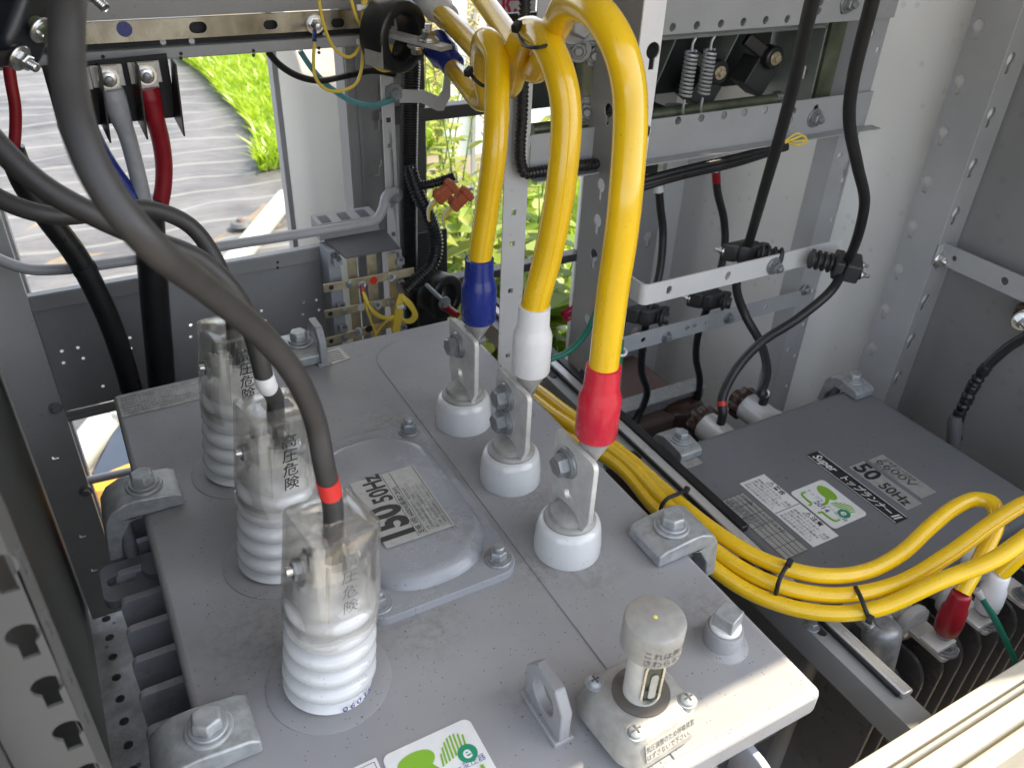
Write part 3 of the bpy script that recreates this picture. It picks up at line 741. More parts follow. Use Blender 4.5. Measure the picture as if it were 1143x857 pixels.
# low voltage bushings on the front face
LV2 = []
for k, (px, py) in enumerate(((1024, 700), (1070, 672), (1113, 645))):
    c = at(px, py, y=.352); ax = -Y
    b = B(); b.lathe(c + Y * .062, ax, [(.021, 0), (.021, .030), (.018, .036), (.018, .042), (.026, .046), (.0275, .052), (.0265, .058), (.021, .061), (.012, .062)], 'porcelain', 32)
    o = b.build('low_voltage_bushing', T2, sharp=50)
    b = B(); b.prism(c + V((-.017, .004, -.003)), X, -Y, rrect(0, 0, .034, .056, .005), Z * .006, 'tinned'); b.build('terminal_plate', o, bevel=.001)
    b = B(); b.bolt(c + V((0, -.040, .003)), Z, .0105, .009, 'zinc_bolt'); b.build('terminal_bolt', o); LV2.append(c)
# stickers: text runs towards the viewer (-Y), letters upright towards +X
ST = lambda x, y: V((x, y, ZL + .0004))
def sticker(cx, y0, y1, w, m, name, rows):
    """sheet centred at x=cx from y0 (far, text start) to y1; rows: (text, offset across from the upper edge, size, material, bold, wscale, shear)"""
    b = B(); b.obox(V((cx, (y0 + y1) / 2, ZL + .0005)), Y * abs(y0 - y1) / 2, X * w / 2, Z * .0004, m)
    for s, up, f, size, mm, bold, ws, sh in rows:
        b.text(s, V((cx - w / 2 + up, y0 - f, ZL + .0012)), -Y, X, size, mm, bold=bold, wscale=ws, shear=sh)
    return b
s = sticker(.945, .655, .480, .026, 'ink', 'x', [('Super', .0060, .006, .021, 'ink_white', .018, .86, .25), ('トップランナー', .0058, .061, .0168, 'ink_white', .018, .82, .2), ('II', .0058, .160, .020, 'ink_white', .02, .95, .2)])
for e in (-.0122, .0122): s.obox(V((.945 + e, .5675, ZL + .0012)), Y * .086, X * .0004, Z * .0002, 'ink_white')
s.build('type_strip', T2, recalc=False)
s = sticker(.988, .603, .492, .033, 'label_silver', 'x', [('50', .0040, .003, .042, 'ink', .03, .88, 0), ('50Hz', .0045, .052, .028, 'ink', .016, .85, 0)]); s.build('rating_sticker', T2, recalc=False)
s = sticker(1.030, .601, .500, .034, 'label_silver', 'x', [('定格電圧 1次巻線', .0240, .010, .0085, 'ink_grey', 0, .9, 0), ('6600V', .0080, .006, .021, 'ink_grey', .01, 1.3, 0), ('(最高電圧7.2kV)', .0010, .008, .0075, 'ink_grey', 0, .9, 0)]); s.build('voltage_sticker', T2, recalc=False)
eco_label((.876, .556, ZL + .0003), -Y, X, .088, .070, T2)
s = sticker(.812, .650, .5, .050, 'label_white', 'x', [])
for y0, t in ((.646, '⚠警告'), (.571, '⚠注意')):
    s.text(t, V((.8265, y0 - .012, ZL + .0012)), -Y, X, .0105, 'ink', bold=.02)
    for k in range(5): s.text(('感電のおそれあり。充電', '部に触れないこと。けが', '点検の際は必ず電源を', '切ってから行うこと。', '取扱説明書を読むこと')[k], V((.8175 - .0066 * k, y0 - .001, ZL + .0012)), -Y, X, .0054, 'ink_grey', wscale=1.15)
s.obox(V((.812, .575, ZL + .0011)), X * .024, Y * .0004, Z * .0002, 'ink'); s.build('caution_sticker', T2, recalc=False)
s = sticker(.756, .632, .5, .044, 'label_silver', 'x', [('定格容量 50kVA 油入変圧器 単相', .0345, .004, .0064, 'ink_grey', 0, .95, 0), ('一次 6750-6600-6450-6300V', .0265, .004, .0058, 'ink_grey', 0, 1, 0), ('二次 210-105V 周波数50Hz', .019, .004, .0058, 'ink_grey', 0, 1, 0), ('油量 総質量 製造番号 2019', .0115, .004, .0058, 'ink_grey', 0, 1, 0), ('規格 JIS C 4304', .004, .004, .0058, 'ink_grey', 0, 1.4, 0)])
for k in range(7): s.obox(V((.756, .632 - .022 * k - .0005, ZL + .0011)), X * .0215, Y * .0003, Z * .0002, 'ink_grey')
for k in range(6): s.obox(V((.735 + .0085 * k, .566, ZL + .0011)), Y * .0655, X * .0003, Z * .0002, 'ink_grey')
s.build('rating_table', T2, recalc=False)
b = B(); b.obox(V((.752, .728, ZL + .0005)), X * .017, Y * .014, Z * .0004, 'label_dirty'); b.build('small_sticker', T2)
b = B(); b.box((.7150, .548, ZL - .026), (.7175, .612, ZL - .008), 'ink'); b.box((.7143, .553, ZL - .0185), (.7150, .607, ZL - .0155), 'label_silver')
for y in (.552, .608): b.lathe((.715, y, ZL - .017), -X, [(.0035, 0), (.003, .0012)], 'steel_bright', 12)
b.build('side_plate', T2)

# ================================================================== YELLOW BUNDLE OF THREE
def bundle_cable(pts, boot, bootm, label):
    root = thing('bundled_cable', label, 'power cable', pts[6], 'thinner yellow cables tied in a bundle')
    b = B(); b.tube(pts, .0094, 'yellow_pvc', 20, 10); b.build('jacket', root)
    if boot:
        a, c = V(boot[0]), V(boot[1]); n = (c - a)
        b = B(); b.tube([a, a + n * .06, a + n * .3, a + n * .58, a + n * .68, a + n * .96, c], [.011, .0145, .0155, .0148, .0125, .0115, .0098], bootm, 24, 0); b.build('heat_shrink_boot', root, sharp=60)
        b = B(); b.tube([a + n * .05, a - n * .14], [.0115, .008], 'cast_tin', 16, 0)
        q = a - n * .14; b.obox(q + V((-.010, 0, 0)), X * .018, Y * .013, Z * .003, 'tinned'); b.build('cable_lug', root, bevel=.001)
far = [V((.545, 1.10, -.30)), V((.548, 1.02, -.16)), V((.553, .93, -.082)), V((.556, .82, -.062))]
def mk(off, pix): return [p + V(off) for p in far] + [at(px, py, d=d) for px, py, d in pix]
def bt(px, py, d, px2, py2, d2): return at(px, py, d=d), at(px2, py2, d=d2)
bo = bt(1055, 705, 1.005, 1074, 661, .965)
C1 = mk((.016, 0, .006), [(700, 510, 1.13), (745, 550, 1.055), (800, 594, .995), (855, 626, .962), (915, 642, .945), (965, 638, .95), (1005, 618, .96), (1038, 588, .97), (1066, 566, .98), (1090, 557, .985), (1108, 562, .975), (1112, 582, .965), (1100, 612, .963)]) + [bo[1]]
bundle_cable(C1, bo, 'dark_red', 'upper cable of the yellow bundle, looping down to a dark red boot')
bo2 = bt(1100, 680, 1.02, 1117, 640, .985)
C2 = mk((.0, -.003, .002), [(694, 512, 1.12), (738, 556, 1.05), (790, 608, .985), (850, 646, .95), (925, 664, .935), (1000, 652, .935), (1060, 618, .94), (1110, 582, .945), (1150, 560, .95), (1172, 562, .95), (1176, 580, .95), (1155, 603, .96)]) + [bo2[1]]
bundle_cable(C2, bo2, 'white_vinyl', 'middle cable of the yellow bundle, returning to a white boot')
C3 = mk((-.016, 0, -.012), [(690, 520, 1.115), (730, 565, 1.05), (780, 620, .975), (840, 662, .945), (910, 683, .925), (975, 680, .92), (1050, 648, .91), (1110, 624, .905), (1160, 590, .905), (1200, 570, .91), (1230, 580, .93), (1225, 620, .96), (1185, 680, 1.0)])
bundle_cable(C3, None, None, 'lowest cable of the yellow bundle, nearest the viewer along the lid edge')
def tie2(path, label, head, hs=.0045): tie(path, label, r=.0026, head=head, hs=hs)
tie2([at(738, 577, d=1.03), at(738, 566, d=1.015), at(744, 557, d=1.01), at(757, 551, d=1.02), at(768, 546, d=1.05)], 'black cable tie on the yellow bundle beside the lid clamp', at(766, 547, d=1.04))
tie2([at(866, 663, d=.935), at(869, 650, d=.922), at(873, 640, d=.925), at(880, 629, d=.945)], 'black cable tie on the yellow bundle just past the plug', at(881, 628, d=.94))
tie2([at(955, 655, d=.93), at(961, 667, d=.915), at(966, 680, d=.908), at(972, 693, d=.915)], 'black cable tie with its head hanging above the cone shaped clamp', at(971, 691, d=.908))
# green earth lead
b = B(); b.tube([at(1095, 665, d=1.0), at(1110, 690, d=1.0), at(1125, 720, d=1.0), at(1142, 760, d=1.0), at(1150, 790, d=1.0)], .0042, 'green_wire', 10)
g = thing('earth_wire', 'dark green wire bolted among the fins of the smaller transformer', 'wire', at(1100, 668, d=1.0)); b.build('insulation', g)
b = B(); b.tube([at(1090, 658, d=1.0), at(1096, 667, d=1.0)], [.006, .0052], 'tinned', 10, 0); b.build('ring_lug', g)

# ================================================================== RAIL BETWEEN THE TRANSFORMERS
r0, r1 = at(700, 478, z=-.1), at(1034, 806, z=-.1)
rx = (r0.x + r1.x) / 2
rl = thing('steel_rail', 'grey steel angle with black rubber edge running between the two transformers', 'rail', (rx, .5, -.1))
b = B(); b.prism((rx - .030, .10, -.1), X, Y, [(0, 0), (.034, 0), (.034, 1.2), (0, 1.2)], Z * -.003, 'rail_grey', [slot(.016, .115, .018, .0075, True)] + [slot(.012, .27 + .12 * k, .012, .006, True) for k in range(6)])
b.box((rx - .030, .10, -.14), (rx - .0275, 1.3, -.103), 'rail_grey'); b.build('angle', rl)
b = B(); b.box((rx - .009, .258, -.0995), (rx + .006, 1.3, -.0915), 'strip_steel'); b.build('polished_strip', rl, bevel=.002)
b = B(); b.box((rx + .0065, .53, -.0990), (rx + .020, 1.3, -.088), 'black_gloss'); b.box((rx - .0125, .262, -.0995), (rx - .0095, 1.3, -.0925), 'black_gloss'); b.build('rubber_edge', rl, bevel=.003)
b = B(); b.bolt(at(906, 699, z=-.0995) + V((0, 0, .0)), Z, .006, .005, 'zinc_bolt'); b.build('bolt', rl)

# ================================================================== FRONT SILL
s0 = at(957, 857, z=-.05); s1 = at(1143, 728, z=-.05); sy = (s0.y + s1.y) / 2
sl = thing('front_sill', 'cream painted sill bar across the front of the cabinet, sunlit', 'sill', (.6, sy, -.05))
b = B(); b.box((-.2, sy - .016, -.09), (1.42, sy, -.05), 'sill_cream'); b.box((-.2, sy - .021, -.09), (1.42, sy - .018, -.053), 'sill_cream'); b.box((-.2, sy - .042, -.10), (1.42, sy - .0235, -.060), 'sill_cream'); b.build('rail', sl, bevel=.004, seg=3)
b = B(); b.box((-.2, sy - .060, -.42), (1.42, sy - .0445, -.068), 'sill_cream'); b.build('lower_panel', sl, bevel=.003)

# ================================================================== RIGHT COMPARTMENT CABLES
def stud_clamp(c, ax, L, label, out, group='black insulated cable clamps'):
    """moulded cable block at c with ribbed insulator reaching along ax by L, studs through it along out"""
    c, ax, out = V(c), V(ax).normalized(), V(out).normalized(); w = ax.cross(out).normalized()
    o = thing('cable_clamp', label, 'cable clamp', c, group)
    b = B(); b.obox(c - ax * .012, ax * .014, out * .026, w * .017, 'black_rubber'); b.obox(c + ax * .012, ax * .0085, out * .026, w * .017, 'black_rubber'); b.build('block', o, bevel=.004, seg=3)
    b = B(); pr = [(.011, 0)]; z = .004
    while z < L - .008: pr += [(.012, z), (.0175, z + .003), (.0175, z + .006), (.012, z + .009)]; z += .0105
    b.lathe(c + ax * .018, ax, pr + [(.011, L)], 'black_rubber', 24); b.build('ribbed_insulator', o)
    b = B()
    for t in (-1, 1): b.nut_stud(c - ax * .026 + out * .018 * t, -ax, .0034, .015, 'steel_bright')
    b.build('stud', o); return o
k1 = at(833, 281, y=.945); k2 = at(943, 297, y=.845); k3 = at(723, 351, y=1.045); k4 = at(793, 334, y=1.045)
stud_clamp(k1, V((.75, -.65, -.05)), .045, 'black cable clamp behind the pale bracket bar, on the long straight cable', X)
stud_clamp(k2, V((-.75, .6, .12)), .045, 'black cable clamp at the right end of the pale bracket bar', V((.7, .7, .1)))
stud_clamp(k3, V((.7, -.7, -.05)), .022, 'small black cable clamp nearest the yellow cable, on the lower bar', X)
stud_clamp(k4, V((.7, -.7, -.05)), .022, 'small black cable clamp on the lower bar, under the red-banded cable', X)
def blk(pts, r, label, bands=(), lug=None, name='insulated_cable', grp='black cables in the right compartment'):
    o = thing(name, label, 'power cable', pts[len(pts) // 2], grp)
    C = catmull(pts, 10)
    b = B(); b.tube(C, r, 'black_cable', 14, raw=True); b.build('jacket', o)
    for t0, t1, m in bands:
        i0, i1 = int(t0 * (len(C) - 1)), max(int(t1 * (len(C) - 1)), int(t0 * (len(C) - 1)) + 1)
        b = B(); b.tube(C[i0:i1 + 1], r * 1.07, m, 16, raw=True); b.build('tape_band', o)
    if lug is not None:
        b = B(); a = C[0]; b.tube([a, a + (V(lug) - a) * .55, lug], [.0055, .0045, .004], 'tinned', 10, 0); b.obox(lug, X * .006, Y * .002, Z * .010, 'tinned'); b.build('cable_lug', o)
    return o
e1 = H1[0] + H1[1] * .062 + Z * .018; e2 = H2[0] + H2[1] * .062 + Z * .018
blk([at(925, -60, d=.74), at(907, 0, d=.82), at(882, 110, d=1.0), at(852, 215, d=1.22), k1, at(822, 318, d=1.46), at(832, 352, d=1.49), at(850, 385, d=1.48), at(856, 415, d=1.46), at(850, 440, d=1.44), e2 + Z * .03, e2], .0080, 'straight black cable slanting past both beams, white band by the far white bushing', [(.875, .905, 'white_vinyl')])
blk([at(990, -60, d=.80), at(974, 0, d=.87), at(952, 90, d=.98), at(948, 135, d=1.05), at(957, 185, d=1.13), at(965, 225, d=1.21), at(957, 265, d=1.29), k2, at(928, 324, d=1.39), at(890, 356, d=1.40), at(850, 382, d=1.42), at(822, 412, d=1.43), at(806, 445, d=1.42), e1 + Z * .03, e1], .0080, 'black cable with an S bend by the right post, red band near its bushing', [(.872, .898, 'red_tape')])
blk([at(735, 203, y=1.08), at(737, 230, y=1.08), at(740, 260, y=1.08), at(736, 305, y=1.06), k3, at(717, 390, y=1.06), at(716, 415, y=1.07), at(722, 440, y=1.08), at(712, 465, y=1.08), at(698, 490, y=1.06), at(690, 520, y=1.02)], .0074, 'thin black cable with white ferrule hanging beside the pale post', [(0, .045, 'white_vinyl')], at(736, 188, y=1.08))
blk([at(799, 192, y=1.08), at(801, 215, y=1.08), at(808, 245, y=1.08), at(809, 275, y=1.07), at(802, 310, y=1.06), k4, at(779, 375, y=1.07), at(777, 400, y=1.08), at(781, 425, y=1.08), at(776, 455, y=1.08), at(764, 482, y=1.06)], .0074, 'thin black cable with red ferrule under the lower beam', [(0, .05, 'dark_red')], at(801, 178, y=1.08))
# taped cable at the right wall
o = thing('taped_cable', 'black cable with a crumpled tape wrap dropping along the dark right wall', 'power cable', at(1100, 420, d=1.42))
P = [at(1175, 350, d=1.30), at(1150, 372, d=1.33), at(1125, 388, d=1.36), at(1100, 410, d=1.39)]
b = B(); b.tube(P, .0085, 'black_gloss', 14); b.build('jacket', o)
b = B(); C = catmull([at(1102, 408, d=1.385), at(1088, 428, d=1.41), at(1078, 448, d=1.425), at(1069, 467, d=1.44), at(1066, 500, d=1.46)], 14)
random.seed(3); rr = [.0095 + (random.random() - .35) * .004 for _ in range(40)]; b.tube(C, rr, 'black_gloss', 12, raw=True); b.build('tape_wrap', o)
b = B(); b.tube([at(1067, 464, d=1.435), at(1066, 470, d=1.44), at(1064, 500, d=1.46), at(1063, 520, d=1.48)], [.010, .0125, .0125, .011], 'plastic_dark', 16, 0); b.build('sleeve', o)
b = B(); b.nut_stud(at(1140, 358, d=1.325), V((-.6, -.7, .1)), .006, .03, 'steel_bright'); b.lathe(at(1143, 356, d=1.33), V((-.6, -.7, .1)), [(.017, 0), (.017, .003), (.008, .004)], 'steel_bright', 24); b.build('stud', o)
b = B(); b.obox(at(1150, 352, d=1.345), X * .02, Y * .02, Z * .018, 'brown_ceramic'); b.build('insulator', o, bevel=.006)
# ================================================================== CABINET STEELWORK
def post(name, label, grp=None, cat='frame post', loc=(0, 0, 0)): return thing(name, label, cat, loc, grp)
G1 = 'perforated steel posts of the cabinet frame'
ZB, ZT = FLOOR + .02, .96
def zs(a, b_, st): 
    out = []
    while a < b_: out.append(a); a += st
    return out
# post behind the yellow cables (square holes)
xa = at(575, 200, y=1.0).x
p = post('perforated_post', 'slim grey post with square holes between the blue and white booted cables', G1, loc=(xa, 1.0, ZB))
b = B(); b.prism((xa - .018, 1.0, 0), X, Z, [(0, ZB), (.040, ZB), (.040, .385), (0, .385)], Y * .0025, 'post_grey', [sq(.018, z, .0042) for z in (-.42, -.3, -.14, -.06, .06, .14, .19)])
b.box((xa + .0195, 1.0025, ZB), (xa + .022, 1.035, .385), 'post_grey'); b.build('angle', p)
# pale post: face to the viewer and a wide left flange with keyholes
xb, yb = .702, .912
p = post('perforated_post', 'pale post behind the red booted cable, wide flange full of keyhole slots', G1, loc=(xb, yb, ZB))
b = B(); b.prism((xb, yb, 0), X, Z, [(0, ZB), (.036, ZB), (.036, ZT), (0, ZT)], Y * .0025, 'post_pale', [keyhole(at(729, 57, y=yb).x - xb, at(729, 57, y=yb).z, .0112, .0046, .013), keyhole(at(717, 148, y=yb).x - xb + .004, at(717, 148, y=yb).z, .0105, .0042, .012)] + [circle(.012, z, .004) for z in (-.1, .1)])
b.build('front_face', p)
kz = [at(px, py, x=xb).z for px, py in ((672, 124), (662, 205), (657, 243), (652, 280), (644, 350), (637, 408))]
b = B(); b.prism((xb, yb + .0026, 0), Y, Z, [(0, ZB), (.098, ZB), (.098, ZT), (0, ZT)], X * .0025, 'post_dark', [keyhole(.052, z + .004, .0105, .0042, .013) for z in kz + [kz[0] + .11]] + [keyhole(.018, z - .03, .009, .004, .011) for z in kz[1:5]])  # left flange gets a darker colour that stands for its shade
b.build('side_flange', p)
# right-hand post of the middle frame
xc = 1.268
p = post('perforated_post', 'post at the right end of the two beams, in front of the bright side wall', G1, loc=(xc, 1.0, ZB))
b = B(); b.prism((xc - .020, 1.004, 0), X, Z, [(0, ZB), (.052, ZB), (.052, ZT), (0, ZT)], Y * .0025, 'beam_grey', [sq(.042, .45 - .078 * k, .0045) for k in range(13)] + [circle(.016, .40 - .21 * k, .006) for k in range(5)])
b.box((xc - .020, 1.0068, ZB), (xc - .0175, 1.05, ZT), 'beam_grey'); b.build('angle', p)
# beams
def beam(z0, z1, label, holes, fl, bolts):
    o = thing('perforated_beam', label, 'beam', (.95, 1.0, z0), 'perforated beams carrying the switch')
    b = B(); b.prism((.594, .9985, 0), X, Z, [(0, z0), (.705, z0), (.705, z1), (0, z1)], Y * -.0025, 'beam_grey', holes); b.build('web', o)
    b = B(); b.prism((.594, .9955, z0 - .002) if fl else (.594, .9955, z1), X, Y, [(0, -.022 if fl else 0), (.722 if fl else .705, -.022 if fl else 0), (.722 if fl else .705, 0), (0, 0)] if fl else [(0, -.02), (.705, -.02), (.705, 0), (0, 0)], Z * .002, 'beam_grey', [slot(.712, -.011, .008, .003)] if fl else []); b.build('flange', o)
    for px, py, r in bolts:
        b = B(); b.nut_stud(at(px, py, y=.9955), -Y, r, .02, 'zinc_bolt'); b.build('bolt', o)
def hx(px, py): q = at(px, py, y=.996); return q.x - .594, q.z
beam(.425, .56, 'upper perforated grey beam at the top edge, above the spring mechanism', [circle(*hx(px, py), .0062) for px, py in ((751, 31), (778, 29), (805, 27), (830, 25), (855, 23), (879, 22), (917, 3), (914, 13), (941, 12), (765, -20), (640, 20))], False, [(946, 4, .006), (640, 22, .012)])
beam(.243, .304, 'lower perforated grey beam with black cables along its bottom edge', [circle(*hx(px, py), .0062) for px, py in ((757, 135), (783, 132), (808, 129), (831, 126), (854, 123), (886, 124), (911, 121))] + [slot(*hx(883, 134), .004, .004, True)], True, [(909, 132, .006)])
# pale bracket bar and lower bar
o = thing('bracket_bar', 'pale bracket bar with bent left end carrying the black cable clamps', 'bracket', (.95, .9, .05))
za, zb_ = at(725, 338, y=.9).z - .003, at(725, 318, y=.9).z
b = B(); b.prism((.758, .9, 0), X, Z, [(.012, za), (.44, za), (.44, zb_), (.012, zb_)], Y * .003, 'bracket_white', [slot(.052, (za + zb_) / 2, .004, .0055, True), slot(.176, (za + zb_) / 2, .005, .0055, True)])
b.tube([], .0, 'bracket_white') if False else None
rs = []
for t in range(7):
    a = PI / 2 * t / 6; c0 = V((.770, .912, 0)); rs.append([c0 + V((-math.sin(a), -math.cos(a), 0)) * r + Z * z for r, z in ((.012, za), (.009, za), (.009, zb_), (.012, zb_))])
b.rings(rs, 'bracket_white'); b.box((.758, .912, za), (.761, .985, zb_), 'bracket_white'); b.build('bar', o)
b = B(); b.nut_stud(at(864, 297, y=.898), -Y, .0058, .02, 'zinc_bolt'); b.build('bolt', o)
o = thing('bracket_bar', 'lower grey bracket bar with round holes under the pale one', 'bracket', (.95, 1.0, -.03))
z1 = at(895, 325, y=.996).z + .002; z0 = z1 - .034
b = B(); b.prism((.715, .9955, 0), X, Z, [(0, z0), (.545, z0), (.545, z1), (0, z1)], Y * .0028, 'beam_grey', [circle(at(px, py, y=.9955).x - .715, (z0 + z1) / 2, .0055) for px, py in ((718, 381), (767, 367), (775, 365), (789, 361), (835, 345), (855, 341))]); b.build('bar', o)
for px, py in ((744, 376), (813, 355), (899, 324)): b = B(); b.bolt(at(px, py, y=.9955), -Y, .0075, .006, 'zinc_bolt'); b.build('bolt', o)
# corner post at the right wall
p = post('corner_post', 'grey corner post with keyhole slots where the right walls meet', loc=(1.30, .80, ZB))
b = B(); b.prism((1.30, .783, 0), Y, Z, [(0, ZB), (.075, ZB), (.075, ZT), (0, ZT)], X * .003, 'beam_grey', [keyhole(.058, .44 - .083 * k, .010, .0045, .012) for k in range(13)]); b.build('left_face', p)
b = B(); b.box((1.306, .790, ZB), (1.308, .856, ZT), 'bracket_white'); b.box((1.3085, .7895, ZB), (1.352, .7915, ZT), 'bracket_white'); b.build('pale_backing', p)  # added pale strips stand for the light wall showing through the keyholes
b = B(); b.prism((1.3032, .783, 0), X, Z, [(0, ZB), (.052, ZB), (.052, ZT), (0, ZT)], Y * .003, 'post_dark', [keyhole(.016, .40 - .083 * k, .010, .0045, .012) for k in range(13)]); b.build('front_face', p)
o = thing('wall_bracket', 'grey bracket arm with round holes bolted along the dark right wall', 'bracket', (1.33, .7, .06))
q0, q1 = at(1052, 283, x=1.318), at(1143, 330, x=1.318); hz = .019
b = B(); b.prism((1.318, 0, q0.z - hz), Y, Z, [(.25, 0), (q0.y, 0), (q0.y, 2 * hz), (.25, 2 * hz)], X * .003, 'beam_grey', [circle(at(1063, 294, x=1.318).y, hz, .005), circle(at(1118, 321, x=1.318).y, hz, .007), circle(.5, hz, .006)])
b.box((1.30, q0.y + .0005, q0.z - hz), (1.321, q0.y + .003, q0.z + hz), 'beam_grey'); b.build('arm', o)
b = B(); b.nut_stud(at(1048, 290, y=q0.y), -Y, .005, .016, 'steel_bright'); b.build('bolt', o)
# walls, roof, floor
def wall(name, label, lo, hi, m, cat='wall panel'):
    b = B(); b.box(lo, hi, m); return tag(b.build(name, loc=((lo[0] + hi[0]) / 2, (lo[1] + hi[1]) / 2, lo[2])), label, cat)
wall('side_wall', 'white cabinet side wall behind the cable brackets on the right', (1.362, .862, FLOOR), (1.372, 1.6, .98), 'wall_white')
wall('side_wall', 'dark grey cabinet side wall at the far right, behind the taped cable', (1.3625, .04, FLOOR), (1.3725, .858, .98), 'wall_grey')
wall('rear_wall', 'narrow pale rear wall of the cabinet behind the pale post', (1.05, 1.52, FLOOR), (1.361, 1.53, .98), 'wall_white')
wall('cabinet_roof', 'unseen pale roof over the cabinet, shaped for shade and bounced light', (-.32, .10, .985), (1.5, 1.56, 1.0), 'wall_white', 'roof')  # out of view; edges set for the shade line, pale to bounce light inside
p = post('perforated_post', 'grey rear post with keyholes left of the bright wall, behind the thin cable', G1, loc=(1.22, 1.47, ZB))
b = B(); b.prism((1.195, 1.47, 0), X, Z, [(0, ZB), (.06, ZB), (.06, ZT), (0, ZT)], Y * .003, 'beam_grey', [keyhole(.032, .12 - .135 * k, .013, .006, .015) for k in range(5)]); b.box((1.195, 1.4735, ZB), (1.198, 1.518, ZT), 'post_dark'); b.build('angle', p)
b = B(); b.box((-.30, .12, FLOOR - .02), (1.45, 1.6, FLOOR), 'floor_dirt'); tag(b.build('cabinet_floor'), None, None, kind='structure')
o = thing('floor_channel', 'galvanised perforated channel on the dirty cabinet floor at the left', 'channel', (-.14, 1.2, FLOOR))
b = B(); xf = at(130, 760, z=FLOOR + .03).x
b.prism((xf - .045, .35, FLOOR + .027), X, Y, [(0, 0), (.085, 0), (.085, 1.15), (0, 1.15)], Z * .003, 'galv_floor', [circle(.046, .06 + .052 * k, .0085) for k in range(21)]); b.build('top_plate', o)
b = B(); b.box((xf - .0475, .35, FLOOR), (xf - .0455, 1.5, FLOOR + .034), 'galv_floor'); b.build('lip', o)
# a second device standing low behind the pale post
o = thing('reactor', 'low brown-topped device with galvanised channels behind the pale post', 'reactor', (.93, 1.18, FLOOR))
q = at(728, 420, y=1.15)
b = B(); b.box((.80, 1.06, FLOOR), (1.10, 1.40, q.z - .05), 'brown_tank'); b.lathe((1.07, 1.10, q.z - .2), Z, [(.06, 0), (.06, .14), (.045, .16), (.02, .165)], 'brown_ceramic', 28); b.build('body', o, bevel=.01)
for yy in (1.09, 1.30):
    b = B(); b.box((.74, yy, q.z - .048), (1.13, yy + .04, q.z - .02), 'zinc'); b.box((.74, yy - .006, q.z - .022), (1.13, yy, q.z - .018), 'zinc'); b.build('channel', o, bevel=.002)
# switch between the beams
o = thing('load_switch', 'dark spring operated switch mechanism framed between the two grey beams', 'switch', (.95, 1.1, .36))
z0, z1 = .318, .412
b = B(); b.box((.60, 1.13, .30), (1.16, 1.14, .44), 'switch_dark'); b.build('back_plate', o)
b = B(); b.box((.60, 1.02, z1), (1.17, 1.135, z1 + .004), 'switch_grey'); b.prism((1.168, 1.02, 0), Y, Z, [(0, .265), (.12, .265), (.12, .46), (0, .46)], X * .004, 'switch_grey', [circle(.03, .335, .012)]); b.build('frame', o)
b = B(); b.box((1.176, 1.016, .24), (1.212, 1.02, .47), 'olive_zinc'); b.box((1.176, 1.0205, .24), (1.179, 1.05, .47), 'olive_zinc'); b.build('end_channel', o)
for x in (.775, .86, .985):
    b = B(); b.prism((x, 1.03, 0), Y, Z, [(0, z1), (.1, z1), (.1, .29), (.05, .30)], X * .003, 'switch_grey'); b.build('divider', o)
b = B(); b.cyl((.62, 1.04, .296), (1.10, 1.04, .296), .010, 'olive_zinc'); b.cyl((1.10, 1.04, .296), (1.115, 1.04, .296), .014, 'steel_bright'); b.build('shaft', o)
for x in (.888, .925):
    c0 = V((x, 1.022, .392)); P = []
    for k in range(12 * 11): a = 2 * PI * k / 12; P.append(c0 + V((.0092 * math.cos(a), .0092 * math.sin(a), -.0060 * k / 12)))
    b = B(); b.tube(P, .0021, 'spring_zinc', 6, 0); b.tube([c0 + Z * .0, c0 + V((0, 0, .012)), c0 + V((.004, 0, .02))], .0022, 'spring_zinc', 6); b.tube([c0 - Z * .072, c0 - Z * .09, c0 + V((.004, 0, -.1))], .0022, 'spring_zinc', 6); b.build('spring', o)
for x, z in ((.965, .352), (1.082, .366), (.80, .34)):
    b = B(); b.bar((x - .05, 1.06, z + .030), (x, 1.05, z), .012, .022, 'black_gloss'); b.cyl((x, 1.062, z), (x, 1.035, z), .019, 'black_gloss'); b.build('arm', o, bevel=.003)
    b = B(); b.bolt((x, 1.035, z), -Y, .007, .005, 'brass_bar'); b.build('arm_bolt', o)
    b = B(); b.obox(V((x - .01, 1.07, z - .034)), V((.022, 0, -.014)), V((0, .02, 0)), V((.012, 0, .020)), 'switch_dark'); b.build('contact_block', o, bevel=.002)
b = B(); b.box((.86, 1.06, .19), (.885, 1.1, .30), 'switch_dark'); b.cyl((.905, 1.06, .24), (.905, 1.06, .30), .018, 'porcelain'); b.build('fuse_holder', o)
# link plates behind the red-booted cable
o = thing('link_lever', 'zinc plated lever with bolts hanging under the upper beam behind the yellow cables', 'lever', at(652, 90, y=1.03))
b = B(); b.prism(V((0, 1.03, 0)), X, Z, [(q.x, q.z) for q in [at(*p_, y=1.03) for p_ in ((643, 45), (662, 45), (662, 125), (645, 125))]], Y * .004, 'olive_zinc'); b.build('plate', o)
for px, py in ((646, 55), (655, 122), (664, 60)):
    b = B(); b.nut_stud(at(px, py, y=1.028), V((-.5, -.8, 0)), .007, .022, 'zinc_bolt'); b.build('bolt', o)
